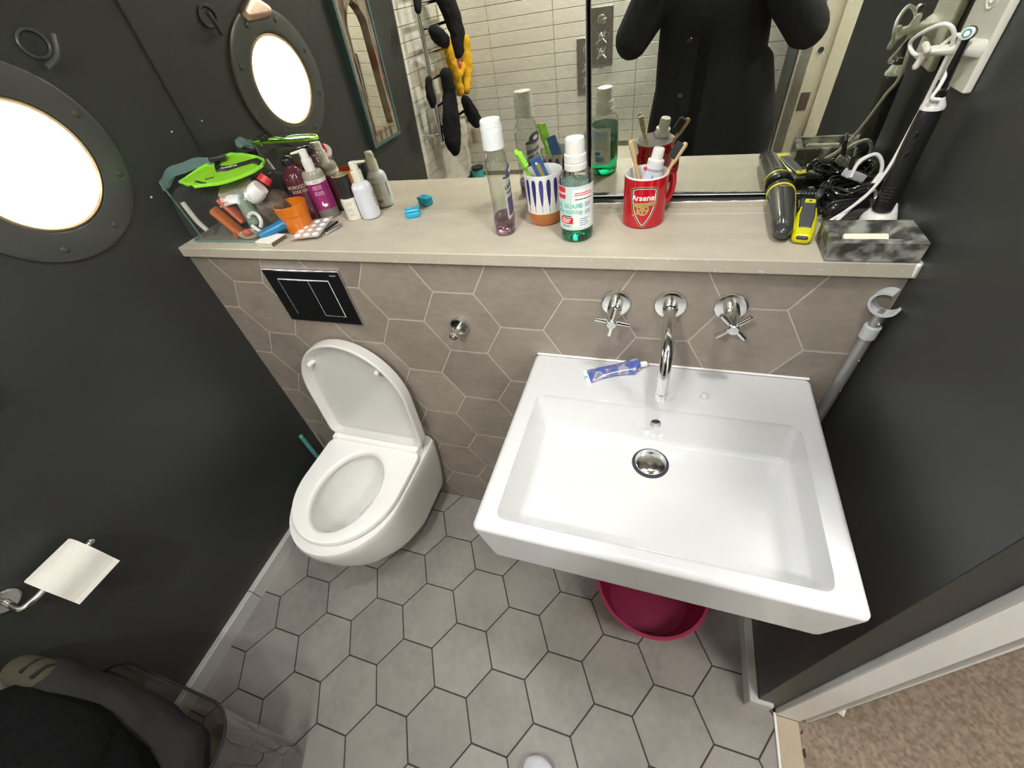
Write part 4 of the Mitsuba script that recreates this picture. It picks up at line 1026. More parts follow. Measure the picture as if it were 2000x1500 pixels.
part(pm, 'lettering', on_label(centred_text('TOTAL CARE', 0.0052, 0.0004), 0.087, 0.0005), M['print_dark'], smooth=False)
part(pm, 'lower_panel', on_label(extrude(sg.box(-0.021, -0.018, 0.021, 0.018), 0, 0.0005), 0.060, 0.0005), M['label_purple'], smooth=False, label='dark purple lower panel')

# --- striped ceramic tumbler
ct = thing('striped_tumbler', 'white ceramic tumbler with navy brush strokes and a bare terracotta foot', 'tumbler')
UX, UY, UH, UR = 0.199, 0.144, 0.107, 0.0405
def tum_r(z):
    return np.interp(z, [0.0, 0.004, 0.014, 0.030, 0.107], [0.0270, 0.0310, 0.0355, 0.0385, 0.0405])
prof = [(tum_r(z), z) for z in (0.030, 0.05, 0.08, 0.1055)] + [(0.0398, 0.1072), (0.0388, 0.1060), (0.0370, 0.09), (0.0345, 0.02), (0.0001, 0.008)]
part(ct, 'glazed_body', put(lathe(prof, 64), UX, UY), M['white_glaze'])
part(ct, 'foot', put(lathe([(0.0001, 0.0003), (0.0270, 0.0003), (0.0310, 0.004), (0.0355, 0.014), (0.0384, 0.0300), (0.0375, 0.0310)], 64), UX, UY), M['terracotta'], label='bare terracotta foot')
nst = 16
for k in range(nst):
    P = []
    for t in np.linspace(0, 1, 13):
        P.append((0.0040 * math.sin(PI * min(1, 0.10 + t ** 0.55)) ** 0.6 if t < 1 else 0.0, 0.099 - 0.064 * t))
    pl = sg.Polygon([(w_, z) for w_, z in P] + [(-w_, z) for w_, z in P[::-1]]).buffer(0.0004)
    m = extrude(sa.translate(pl, 0, -0.067), 0, 0.0004)
    v, f = trimesh.remesh.subdivide_to_size(m.vertices, m.faces, 0.006)
    ang = 2 * PI * k / nst + 0.12
    z = v[:, 1] + 0.067
    r = tum_r(z) + v[:, 2]
    a = ang + v[:, 0] / 0.040
    part(ct, 'brush_stroke', mesh_of(np.stack([UX + r * np.cos(a), UY + r * np.sin(a), ZT + z], 1), f), M['navy' if k % 3 else 'navy_light'], smooth=False)
# brushes inside
def toothbrush(name, label, base, tip, face, handle_mat, bristle_mat, hl=0.024, r=0.0036, group=None):
    t = thing(name, label, 'toothbrush', group)
    base, tip = np.asarray(base, float), np.asarray(tip, float)
    d = (tip - base) / np.linalg.norm(tip - base)
    face = np.asarray(face, float); face = face - d * (face @ d); face /= np.linalg.norm(face)
    L = np.linalg.norm(tip - base)
    neck = tip - d * (hl + 0.012)
    part(t, 'handle', tm(chain([(base, r * 1.2), (base + d * L * 0.45, r * 1.35), (neck, r * 0.75), (tip - d * hl, r * 1.15), (tip, r * 1.25)], 12)), M[handle_mat])
    side = np.cross(d, face)
    pts = []
    for u in (0.001, hl - 0.001):
        for s_ in (-1, 1):
            for h in (r * 0.7, r * 0.7 + 0.011):
                pts.append((tip - d * u + side * s_ * r * 0.9 + face * h, 0.0014))
    part(t, 'bristles', hull_balls(pts, 8), M[bristle_mat], label='bristles')
    for q in np.linspace(0.004, hl - 0.004, 5):
        part(t, 'tuft_row', tm(hull_balls([(tip - d * q + side * s_ * r * 0.85 + face * (r * 0.7 + 0.012), 0.0015) for s_ in (-1, 1)], 8)), M[bristle_mat])
    return t
toothbrush('green_toothbrush', 'lime green toothbrush in the striped tumbler', (0.208, 0.150, ZT + 0.010), (0.156, 0.118, ZT + 0.150), (0.45, -0.75, 0.5), 'lime', 'lime_bright', 0.030, 0.0042)
pk = thing('blue_packet', 'blue clear packet with gold print standing in the striped tumbler', 'packet')
part(pk, 'film', oriented_box((0.203, 0.142, ZT + 0.088), (-0.36, -0.1, 0.93), (0.095, 0.024, 0.008), 0.003, (0.2, -0.9, 0.1)), M['blue_film'])
part(pk, 'gold_print', oriented_box((0.197, 0.1365, ZT + 0.108), (-0.36, -0.1, 0.93), (0.030, 0.008, 0.004), 0.0015, (0.2, -0.9, 0.1)), M['gold'])
part(pk, 'white_print', oriented_box((0.191, 0.1365, ZT + 0.118), (-0.36, -0.1, 0.93), (0.016, 0.006, 0.004), 0.0015, (0.2, -0.9, 0.1)), M['print_white'])

# --- green mouthwash
gm = thing('green_mouthwash', 'mouthwash bottle with green liquid, mint label and white cap', 'bottle')
GX, GY, GR = 0.282, 0.070, 0.0320
prof = [(0.0001, 0.0003), (0.027, 0.0003), (0.0305, 0.003), (GR, 0.008), (GR, 0.112), (0.0310, 0.120), (0.0270, 0.127), (0.0200, 0.131), (0.0175, 0.133), (0.0175, 0.140), (0.0001, 0.1405)]
part(gm, 'bottle', put(lathe(prof, 64), GX, GY), M['clear_wall'])
lp = [(0.0001, 0.0022), (0.025, 0.0022), (0.0290, 0.005), (GR - 0.0012, 0.010), (GR - 0.0012, 0.078), (0.0001, 0.078)]
part(gm, 'liquid', put(lathe(lp, 64), GX, GY), M['green_liquid'], label='green liquid')
fa = face_angle(GX, GY)
def gl(m, dphi, z, dr=0.0):
    return wrap(m, GR + 0.0003 + dr, fa + dphi, z, (GX, GY, ZT))
part(gm, 'label', gl(extrude(sg.box(-0.043, -0.037, 0.043, 0.037).buffer(0.004), 0, 0.0003), -0.05, 0.069), M['label_mint'], smooth=False, label='pale mint front label')
part(gm, 'label_white', gl(extrude(sg.box(-0.006, -0.036, 0.038, 0.036), 0, 0.0002), -0.03, 0.069, 0.0002), M['print_white'], smooth=False)
part(gm, 'red_tag', gl(extrude(sg.box(-0.009, -0.008, 0.007, 0.009).buffer(0.002), 0, 0.0003), -0.92, 0.098, 0.0005), M['print_red'], smooth=False, label='red tag with white lettering')
part(gm, 'tag_lettering', gl(centred_text('Colgate', 0.004, 0.0003), -0.92, 0.098, 0.0008), M['print_white'], smooth=False)
part(gm, 'lettering', gl(centred_text('TOTAL GUARD', 0.0078, 0.0003), -0.78, 0.075, 0.0005), M['print_green'], smooth=False)
part(gm, 'lettering', gl(centred_text('MOUTH RINSE', 0.0062, 0.0003), -0.80, 0.064, 0.0005), M['print_green'], smooth=False)
part(gm, 'rule_line', gl(extrude(sg.box(-0.010, -0.0008, 0.010, 0.0008), 0, 0.0003), -0.62, 0.0555, 0.0005), M['print_dark'], smooth=False)
part(gm, 'red_banner', gl(extrude(sg.box(-0.015, -0.006, 0.013, 0.006), 0, 0.0003), -0.62, 0.047, 0.0005), M['print_red'], smooth=False)
for k, zz in enumerate((0.050, 0.047, 0.044)):
    part(gm, 'banner_line', gl(extrude(sg.box(-0.012, -0.0007, 0.009 - 0.002 * k, 0.0007), 0, 0.0003), -0.62, zz, 0.0008), M['print_white'], smooth=False)
for k, (zz, hw) in enumerate(((0.0375, 0.012), (0.0350, 0.011))):
    part(gm, 'print_line', gl(extrude(sg.box(-hw, -0.0008, hw * 0.6, 0.0008), 0, 0.0003), -0.62, zz, 0.0005), M['print_grey'], smooth=False)
for k, (zz, hw) in enumerate(((0.098, 0.017), (0.0945, 0.018), (0.087, 0.017))):
    part(gm, 'print_line', gl(extrude(sg.box(-hw, -0.0006, hw, 0.0006), 0, 0.0003), 0.45, zz, 0.0005), M['print_red' if k < 2 else 'print_dark'], smooth=False)
for zz in (0.076, 0.062):
    part(gm, 'round_mark', gl(extrude(sg.Point(0, 0).buffer(0.0040).difference(sg.box(0, -0.002, 0.002, 0.002)), 0, 0.0003), 0.25, zz, 0.0005), M['print_green'], smooth=False)
    for k in range(3):
        part(gm, 'print_line', gl(extrude(sg.box(-0.006, -0.0006, 0.006, 0.0006), 0, 0.0003), 0.68, zz + 0.003 - 0.003 * k, 0.0005), M['print_blue'], smooth=False)
for k in range(4):
    part(gm, 'print_line', gl(extrude(sg.box(-0.009, -0.0006, 0.009 - 0.003 * (k % 2), 0.0006), 0, 0.0003), 0.45, 0.050 - 0.0042 * k, 0.0005), M['print_blue'], smooth=False)
# back label (shows in the mirror)
def gb(m, dx, z, dr=0.0):
    return wrap(m, GR + 0.0003 + dr, PI / 2 + 0.25 + dx, z, (GX, GY, ZT))
part(gm, 'back_label', gb(extrude(sg.box(-0.026, -0.037, 0.026, 0.037).buffer(0.003), 0, 0.0003), 0, 0.069), M['label_mint'], smooth=False)
for k in range(11):
    part(gm, 'print_line', gb(extrude(sg.box(-0.022, -0.0006, 0.022 - 0.006 * ((k * 7) % 3), 0.0006), 0, 0.0003), 0, 0.100 - 0.0036 * k, 0.0005), M['print_blue' if k < 4 else 'print_grey'], smooth=False)
part(gm, 'blue_mark', gb(extrude(sa.scale(sg.Point(0, 0).buffer(0.005), 1.5, 0.8), 0, 0.0003), 0.1, 0.054, 0.0005), M['blue_plastic'], smooth=False)
for k in range(16):
    part(gm, 'bar_code_line', gb(extrude(sg.box(-0.012 + 0.0014 * k, -0.006, -0.012 + 0.0014 * k + (0.0005, 0.0009, 0.0007)[k % 3], 0.006), 0, 0.0003), 0, 0.041, 0.0005), M['print_blue'], smooth=False)
cprof = [(0.0185, 0.0), (0.0200, 0.0), (0.0203, 0.010), (0.0190, 0.0115), (0.0190, 0.0128), (0.0200, 0.0138), (0.0198, 0.0245), (0.0185, 0.0255), (0.0176, 0.027), (0.0172, 0.048), (0.0160, 0.0505), (0.0001, 0.051)]
part(gm, 'cap', put(lathe(cprof, 56), GX, GY, ZT + 0.132), M['white_plastic'], label='white stepped cap')

# --- red football mug
mug = thing('red_mug', 'red ceramic football mug with a shield crest, holding toothbrushes', 'mug')
GXM, GYM, RM, HM = 0.406, 0.142, 0.0412, 0.0960
prof = [(0.0001, 0.0003), (0.037, 0.0003), (0.0400, 0.002), (RM, 0.006), (RM, 0.0925), (0.0408, 0.0945)]
part(mug, 'body', put(lathe(prof, 72), GXM, GYM), M['red'])
part(mug, 'lining', put(lathe([(0.0412, 0.0935), (0.0408, 0.0958), (0.0396, 0.0966), (0.0385, 0.0955), (0.0375, 0.090), (0.0370, 0.008), (0.0001, 0.006)], 72), GXM, GYM), M['white_glaze'], label='white glazed inside and lip')
ha = math.radians(42)
hp = [(math.cos(ha) * r, math.sin(ha) * r, z) for r, z in ((0.040, 0.080), (0.055, 0.084), (0.066, 0.074), (0.068, 0.050), (0.058, 0.026), (0.040, 0.020))]
part(mug, 'handle', put(tube(spline(hp, 8), 0.0062, 14), GXM, GYM), M['red'])
fa = face_angle(GXM, GYM) - 0.02
CS = 1.22
def mg_(m, dphi=0.0, z=0.045, dr=0.0):
    m = m.copy(); m.apply_scale([CS, CS, 1.0])
    return wrap(m, RM + dr, fa + dphi, z, (GXM, GYM, ZT), 0.003)
def shield(s):
    t = np.linspace(0, 1, 14)
    right = [(0.0225 - 0.0025 * (1 - u) - 0.0195 * u ** 2.6, 0.027 - 0.058 * u) for u in t]
    left = [(-x, y) for x, y in right[::-1]]
    top = [(-0.020, 0.027), (-0.010, 0.0305), (0.010, 0.0305), (0.020, 0.027)]
    return sa.scale(sg.Polygon(right + [(0.0, -0.0325)] + left + top[1:3]), s, s, origin=(0, 0))
S0 = shield(1.0)
part(mug, 'crest_border', mg_(extrude(S0.difference(S0.buffer(-0.0022)), 0, 0.0010)), M['print_dark'], smooth=False, label='dark crest border')
part(mug, 'crest_line', mg_(extrude(S0.buffer(-0.0022).difference(S0.buffer(-0.0030)), 0, 0.0013)), M['print_white'], smooth=False)
part(mug, 'crest_line', mg_(extrude(S0.buffer(0.0006).difference(S0.buffer(-0.0005)), 0, 0.0011)), M['gold'], smooth=False)
part(mug, 'lettering', mg_(centred_text('Arsenal', 0.0076, 0.0012), 0.0, 0.0620), M['print_white'], smooth=False)
wheel = sg.Point(-0.001, -0.004).buffer(0.0095)
sp_ = [sg.Point(-0.001 + 0.0055 * math.cos(a), -0.004 + 0.0055 * math.sin(a)).buffer(0.0018) for a in np.linspace(0.3, 2 * PI + 0.3, 6)[:-1]]
wheel = wheel.difference(so.unary_union(sp_))
barrel = sg.Polygon([(-0.0175, 0.0035), (-0.013, 0.0060), (0.018, 0.0080), (0.0185, 0.0035), (-0.006, -0.001), (-0.016, 0.0005)])
trail = sg.Polygon([(-0.018, -0.0135), (-0.015, -0.0155), (-0.004, -0.009), (-0.006, -0.005), (-0.012, -0.010)])
part(mug, 'cannon', mg_(extrude(wheel.union(barrel).union(trail), 0, 0.0016)), M['gold'], smooth=False, label='gold cannon emblem')

toothbrush('bamboo_toothbrush', 'bamboo toothbrush leaning left in the red mug, its plain back to the front', (0.412, 0.150, ZT + 0.012), (0.372, 0.150, ZT + 0.146), (0.15, 0.95, 0.2), 'bamboo', 'bamboo_grey', 0.026, 0.0042)
toothbrush('bamboo_toothbrush', 'bamboo toothbrush with black bristles leaning right in the red mug', (0.398, 0.140, ZT + 0.012), (0.468, 0.160, ZT + 0.134), (-0.75, 0.1, 0.65), 'bamboo', 'bristle_black', 0.027, 0.0042)
tw = thing('white_toothpaste', 'white toothpaste tube standing cap up in the red mug', 'toothpaste')
A, B = np.array([0.404, 0.136, ZT + 0.010]), np.array([0.420, 0.142, ZT + 0.110])
d = (B - A) / np.linalg.norm(B - A)
u = np.cross([0, 1, 0], d); u /= np.linalg.norm(u)
w = np.cross(d, u)
rings = [[A + d * s_ + u * a_ * math.cos(t) + w * b_ * math.sin(t) for t in np.linspace(0, 2 * PI, 36, endpoint=False)] for s_, a_, b_ in ((0.0, 0.021, 0.002), (0.03, 0.0205, 0.008), (0.07, 0.019, 0.014), (0.095, 0.0165, 0.0150), (0.101, 0.0150, 0.0140), (0.104, 0.008, 0.008))]
part(tw, 'body', loft(rings), M['tube_white'])
part(tw, 'band', loft([[A + d * s_ + u * a_ * math.cos(t) + w * b_ * math.sin(t) for t in np.linspace(0, 2 * PI, 36, endpoint=False)] for s_, a_, b_ in ((0.091, 0.0172, 0.0157), (0.095, 0.0168, 0.0154))], caps=(False, False)), M['print_grey'])
part(tw, 'red_print', oriented_box(A + d * 0.093 - u * 0.013 - w * 0.006, d, (0.006, 0.008, 0.012), 0.002), M['print_red'])
part(tw, 'blue_print', oriented_box(A + d * 0.070 - w * 0.0135, d, (0.030, 0.002, 0.006), 0.0008, (0, -1, 0)), M['print_blue'])
part(tw, 'cap', frame_map(lathe([(0.0001, -0.001), (0.0150, 0.0), (0.0150, 0.007), (0.0110, 0.009), (0.0108, 0.024), (0.0095, 0.027), (0.0001, 0.0275)], 36), B, u, w, d), M['white_plastic'], label='white stepped cap')

# ---------------------------------------------------------------- right end of the ledge
# --- electric shaver lying towards the mirror
sh = thing('electric_shaver', 'black electric shaver with a yellow ring lying with its head to the mirror', 'shaver')
def ring_at(c, d, rx, rz, n=40):
    d = np.asarray(d, float) / np.linalg.norm(d)
    u = np.cross(d, [0, 0, 1]); u /= np.linalg.norm(u)
    w = np.cross(u, d)
    return [np.asarray(c) + u * rx * math.cos(t) + w * rz * math.sin(t) for t in np.linspace(0, 2 * PI, n, endpoint=False)]
SA, SB = np.array([0.645, 0.048, ZT]), np.array([0.658, 0.198, ZT])
sd = (SB - SA) / np.linalg.norm(SB - SA)
sec = [(-0.004, 0.005, 0.005, 0.017), (0.000, 0.011, 0.010, 0.0175), (0.010, 0.0158, 0.0145, 0.019), (0.035, 0.0182, 0.0172, 0.021), (0.075, 0.0205, 0.0190, 0.0225), (0.115, 0.0226, 0.0208, 0.0245), (0.148, 0.0234, 0.0215, 0.0255)]
part(sh, 'handle', loft([ring_at(SA + sd * s_ + np.array([0, 0, z]), sd, rx, rz) for s_, rx, rz, z in sec]), M['dark_grey_gloss'])
part(sh, 'yellow_ring', loft([ring_at(SA + sd * s_ + np.array([0, 0, 0.0258]), sd, rx, rx * 0.9) for s_, rx in ((0.147, 0.0226), (0.148, 0.0244), (0.153, 0.0248), (0.155, 0.0240))]), M['yellow'], label='yellow ring between handle and head')
part(sh, 'head', loft([ring_at(SA + sd * s_ + np.array([0, 0, z]), sd, rx, rz) for s_, rx, rz, z in ((0.154, 0.0238, 0.0220, 0.0262), (0.160, 0.0250, 0.0228, 0.027), (0.168, 0.0242, 0.0220, 0.027), (0.173, 0.0180, 0.0170, 0.027))]), M['black_plastic'])
us = np.cross(sd, [0, 0, 1.0])
part(sh, 'side_stripe', tube(spline([SA + sd * s_ + us * rx + np.array([0, 0, z]) for s_, rx, z in ((0.020, 0.0165, 0.017), (0.060, 0.0190, 0.017), (0.100, 0.0214, 0.021), (0.146, 0.0228, 0.026))], 8), 0.0030, 8), M['yellow'], label='yellow side stripe')
tx = centred_text('BRAUN', 0.0042, 0.0004)
part(sh, 'lettering', frame_map(tx, SA + sd * 0.137 + np.array([0.002, 0, 0.0468]), us, sd * 0.98 + np.array([0, 0, 0.05]), np.array([0, -0.05, 1.0])), M['gold'], smooth=False)

# --- yellow and grey trimmer
tr = thing('hair_trimmer', 'yellow and dark grey hair trimmer lying beside the shaver', 'hair trimmer')
TA, TB_ = np.array([0.6765, 0.050, ZT]), np.array([0.7055, 0.176, ZT])
td = (TB_ - TA) / np.linalg.norm(TB_ - TA)
tu = np.cross(td, [0, 0, 1.0])
def tpt(s_, u_, z_):
    return TA + td * s_ + tu * u_ + np.array([0, 0, z_])
part(tr, 'shell', tm(hull_balls([(tpt(s_, u_, z_), r) for s_, u_, z_, r in ((0.0, -0.006, 0.011, 0.010), (0.0, 0.006, 0.011, 0.010), (0.04, -0.0075, 0.012, 0.0105), (0.04, 0.0075, 0.012, 0.0105), (0.095, -0.006, 0.015, 0.010), (0.095, 0.006, 0.015, 0.010))], 16)), M['yellow'], label='yellow lower shell')
part(tr, 'grip', tm(hull_balls([(tpt(s_, u_, z_), 0.004) for s_, u_, z_ in ((0.018, -0.006, 0.0195), (0.018, 0.006, 0.0195), (0.06, -0.0080, 0.0215), (0.06, 0.0080, 0.0215), (0.105, -0.0065, 0.0235), (0.105, 0.0065, 0.0235))], 12)), M['dark_grey_plastic'], label='dark grey grip')
part(tr, 'neck', tm(hull_balls([(tpt(s_, u_, z_), 0.007) for s_, u_, z_ in ((0.085, -0.010, 0.015), (0.085, 0.010, 0.015), (0.132, -0.012, 0.018), (0.132, 0.012, 0.018))], 12)), M['black_gloss'])
part(tr, 'switch', tm(hull_balls([(tpt(s_, u_, z_), 0.0025) for s_, u_, z_ in ((0.107, -0.0065, 0.0255), (0.107, 0.0065, 0.0255), (0.120, -0.0065, 0.0262), (0.120, 0.0065, 0.0262))], 8)), M['yellow'], label='yellow slide switch')
part(tr, 'switch_mark', tm(hull([tpt(0.110, -0.003, 0.0284), tpt(0.110, 0.003, 0.0284), tpt(0.116, 0.0, 0.0290), tpt(0.110, -0.003, 0.0276), tpt(0.110, 0.003, 0.0276), tpt(0.116, 0.0, 0.0282)])), M['print_dark'], smooth=False)
part(tr, 'socket', tm(hull_balls([(tpt(-0.0075, -0.006, 0.0135), 0.0035), (tpt(-0.0075, 0.006, 0.0135), 0.0035)], 12)), M['print_dark'], label='dark charging socket')
part(tr, 'comb_base', tm(hull_balls([(tpt(s_, u_, z_), 0.005) for s_, u_, z_ in ((0.134, -0.019, 0.014), (0.134, 0.019, 0.014), (0.146, -0.020, 0.022), (0.146, 0.020, 0.022))], 10)), M['black_gloss'])
for k in range(8):
    part(tr, 'comb_tooth', tm(chain([(tpt(0.143, -0.0175 + 0.005 * k, 0.027), 0.0017), (tpt(0.156, -0.0175 + 0.005 * k, 0.031), 0.0015)], 8)), M['black_gloss'])
for s_ in (-1, 1):
    part(tr, 'chrome_side', tube([tpt(0.098, s_ * 0.0155, 0.019), tpt(0.128, s_ * 0.0180, 0.021)], 0.0016, 8), M['chrome'])

# --- cables and adaptor
ad = thing('power_adaptor', 'black power adaptor lying in front of the cable tangle', 'adaptor')
part(ad, 'body', hull_balls([((0.733, 0.128, ZT + 0.021), (0.016, 0.014, 0.020)), ((0.775, 0.145, ZT + 0.021), (0.016, 0.014, 0.020))], 20), M['black_gloss'])
for k in range(2):
    part(ad, 'prong', tube([(0.778 + 0.012 * k, 0.150 - 0.012 * k, ZT + 0.038), (0.786 + 0.012 * k, 0.156 - 0.012 * k, ZT + 0.048)], 0.002, 8), M['steel'])
cb = thing('charging_cable', 'tangled black charging cables between the trimmer and the toothbrush', 'cable')
r2 = np.random.default_rng(31)
for k in range(5):
    c = np.array([0.757 + 0.010 * (k % 3), 0.178 + 0.012 * (k % 2), ZT + 0.030])
    t = np.linspace(0, 2 * PI * 3.2, 40)
    ph = r2.uniform(0, 6.3, 4)
    P = np.stack([c[0] + (0.034 + 0.006 * np.sin(t * 0.7 + ph[0])) * np.cos(t + ph[1]), c[1] + (0.026 + 0.005 * np.sin(t * 0.9 + ph[2])) * np.sin(t + ph[1] + 0.3), c[2] + 0.020 * np.sin(t * 0.53 + ph[3]) + 0.006 * np.sin(t * 1.7)], 1)
    P[:, 2] = np.clip(P[:, 2], ZT + 0.0028, ZT + 0.06); P[:, 1] = np.clip(P[:, 1], 0.125, 0.218); P[:, 0] = np.clip(P[:, 0], 0.715, 0.822)
    part(cb, 'loop', tube(spline(P, 4), 0.0024, 8), M['black_gloss'])
part(cb, 'plug', tm(chain([((0.716, 0.176, ZT + 0.030), 0.007), ((0.728, 0.200, ZT + 0.036), 0.007)])), M['dark_grey_plastic'])
part(cb, 'grey_block', oriented_box((0.765, 0.195, ZT + 0.058), (0.75, 0.3, -0.35), (0.038, 0.020, 0.014), 0.003), M['grey_plastic'], label='small grey plug block')
part(cb, 'jack', tm(chain([((0.755, 0.190, ZT + 0.070), 0.0042), ((0.751, 0.188, ZT + 0.092), 0.0042)], 12)), M['black_plastic'])
part(cb, 'jack_tip', tube([(0.751, 0.188, ZT + 0.092), (0.749, 0.187, ZT + 0.106)], 0.0022, 10), M['steel'], label='bare metal jack tip')
part(cb, 'cable_tie', tm(chain([((0.792, 0.172, ZT + 0.050), 0.005), ((0.800, 0.182, ZT + 0.062), 0.005)])), M['white_plastic'])

# --- electric toothbrush on its charger
ch = thing('toothbrush_charger', 'round white charger base behind the marble soap tray', 'charger')
CHX, CHY = 0.8050, 0.128
part(ch, 'base', put(lathe([(0.0001, 0.0), (0.0245, 0.0), (0.0262, 0.002), (0.0262, 0.010), (0.0240, 0.017), (0.0185, 0.0215), (0.0001, 0.0225)], 48), CHX, CHY), M['white_plastic'])
part(ch, 'back_rest', hull_balls([((CHX + 0.020, CHY + 0.004, ZT + 0.016), 0.006), ((CHX + 0.018, CHY + 0.008, ZT + 0.027), 0.005), ((CHX + 0.010, CHY + 0.019, ZT + 0.024), 0.005)]), M['white_plastic'])
et = thing('electric_toothbrush', 'black electric toothbrush standing on the white charger', 'toothbrush')
e0, e1 = np.array([CHX - 0.001, CHY, ZT + 0.023]), np.array([CHX - 0.003, CHY - 0.006, ZT + 0.176])
ed = (e1 - e0) / np.linalg.norm(e1 - e0)
LE = np.linalg.norm(e1 - e0)
part(et, 'handle', tube([e0 + ed * LE * s_ for s_ in (0, 0.02, 0.1, 0.5, 0.85, 0.97, 1.0)], [0.0125, 0.0145, 0.0150, 0.0152, 0.0146, 0.0138, 0.0125], 32), M['black_plastic'])
part(et, 'collar', tube([e1, e1 + ed * 0.004, e1 + ed * 0.010, e1 + ed * 0.015], [0.0148, 0.0146, 0.0112, 0.0085], 32), M['white_plastic'], label='white collar')
part(et, 'neck', tube([e1 + ed * 0.014, e1 + ed * 0.022, e1 + ed * 0.030, e1 + ed * 0.060, e1 + ed * 0.080], [0.0085, 0.0080, 0.0060, 0.0046, 0.0042], 24), M['black_gloss'])
part(et, 'neck_ring', tube([e1 + ed * 0.0240, e1 + ed * 0.0262], [0.0082, 0.0082], 24), M['chrome'], label='silver ring')
fd = np.array([-0.62, -0.76, 0.12]); fd /= np.linalg.norm(fd)
fu = np.cross(ed, fd); fu /= np.linalg.norm(fu); fw = np.cross(fd, fu)
hc = e1 + ed * 0.086
part(et, 'brush_head', frame_map(lathe([(0.0001, -0.005), (0.006, -0.005), (0.0075, -0.003), (0.0078, 0.001), (0.0001, 0.001)], 28), hc, fu, fw, fd), M['black_plastic'])
part(et, 'bristles', frame_map(lathe([(0.0066, 0.0), (0.0068, 0.007), (0.0050, 0.0078), (0.0045, 0.0072), (0.0035, 0.0072), (0.0030, 0.0078), (0.0001, 0.0080)], 28), hc, fu, fw, fd), M['print_white'], label='round white bristles')
part(et, 'bristle_ring', frame_map(lathe([(0.0030, 0.0076), (0.0034, 0.0084), (0.0048, 0.0084), (0.0052, 0.0074)], 28), hc, fu, fw, fd), M['teal'], label='teal bristle ring')
for k in range(5):
    q = e0 + ed * LE * (0.14 + 0.035 * k)
    part(et, 'grip_rib', tm(chain([(q + np.array([-0.0125, -0.0085, 0.0]), 0.0013), (q + np.array([-0.0030, -0.0148, 0.0]), 0.0013)], 8)), M['black_gloss'])
part(et, 'power_button', tm(hull_balls([(e0 + ed * LE * 0.80 + np.array([-0.0085, -0.0118, 0.0]), (0.003, 0.003, 0.006))])), M['black_gloss'])
part(et, 'power_button', tm(hull_balls([(e0 + ed * LE * 0.62 + np.array([-0.0088, -0.0122, 0.0]), (0.003, 0.003, 0.005))])), M['black_gloss'])

# --- white wall plate with bracket
wp = thing('wall_bracket', 'white plate on the right wall with a flared bracket over the toothbrush', 'bracket')
part(wp, 'plate', rbox((0.822, 0.106, 1.3025), (0.8328, 0.199, 1.62), 0.0035), M['ivory_plastic'])
part(wp, 'embossed_ring', frame_map(lathe([(0.014, 0.0), (0.016, 0.0016), (0.018, 0.0)], 40), (0.8222, 0.150, 1.405), (0, -1, 0), (0, 0, 1), (-1, 0, 0)), M['ivory_plastic'])
part(wp, 'embossed_ring', frame_map(lathe([(0.008, 0.0), (0.010, 0.0016), (0.012, 0.0)], 40), (0.8222, 0.150, 1.405), (0, -1, 0), (0, 0, 1), (-1, 0, 0)), M['ivory_plastic'])
arm = hull_balls([((0.822, 0.112, 1.352), (0.004, 0.005, 0.010)), ((0.822, 0.152, 1.349), (0.004, 0.005, 0.010)), ((0.800, 0.142, 1.350), (0.005, 0.010, 0.007))], 12) + hull_balls([((0.800, 0.142, 1.350), (0.005, 0.010, 0.007)), ((0.774, 0.148, 1.350), (0.005, 0.008, 0.0055))], 12) + hull_balls([((0.771, 0.155, 1.356), 0.0045), ((0.771, 0.140, 1.352), 0.0045)], 10) + hull_balls([((0.774, 0.150, 1.347), 0.005), ((0.770, 0.152, 1.332), 0.0045)], 10)
part(wp, 'arm', arm, M['ivory_plastic'], label='flared bracket arm')
cord = thing('charger_lead', 'white charger cord rising from the ledge and looped over the wall bracket', 'cable')
part(cord, 'lower_run', tube(spline([(0.806, 0.152, ZT + 0.012), (0.800, 0.158, ZT + 0.030), (0.789, 0.150, ZT + 0.048), (0.775, 0.138, ZT + 0.044), (0.752, 0.116, ZT + 0.030), (0.734, 0.098, ZT + 0.018), (0.7255, 0.095, ZT + 0.014), (0.7265, 0.103, ZT + 0.016), (0.746, 0.110, ZT + 0.030), (0.770, 0.118, ZT + 0.056), (0.785, 0.126, ZT + 0.095), (0.796, 0.142, ZT + 0.150), (0.802, 0.152, ZT + 0.180), (0.798, 0.140, ZT + 0.240)], 8), 0.0027, 10), M['white_plastic'])
part(cord, 'loop', tube(spline([(0.798, 0.140, ZT + 0.240), (0.790, 0.134, ZT + 0.262), (0.776, 0.138, ZT + 0.272), (0.763, 0.160, ZT + 0.262), (0.760, 0.178, ZT + 0.248), (0.768, 0.166, ZT + 0.236), (0.782, 0.150, ZT + 0.240), (0.794, 0.138, ZT + 0.258), (0.801, 0.128, ZT + 0.252), (0.799, 0.122, ZT + 0.225), (0.794, 0.112, ZT + 0.205), (0.790, 0.108, ZT + 0.193), (0.800, 0.106, ZT + 0.190)], 8), 0.0026, 10), M['white_plastic'])
single('short_lead', tube(spline([(0.756, 0.180, ZT + 0.060), (0.762, 0.188, ZT + 0.082), (0.782, 0.190, ZT + 0.094), (0.797, 0.186, ZT + 0.078), (0.800, 0.180, ZT + 0.050)], 8), 0.0030, 10), M['white_plastic'], 'short white cord arching out of the black cable tangle', 'cable')

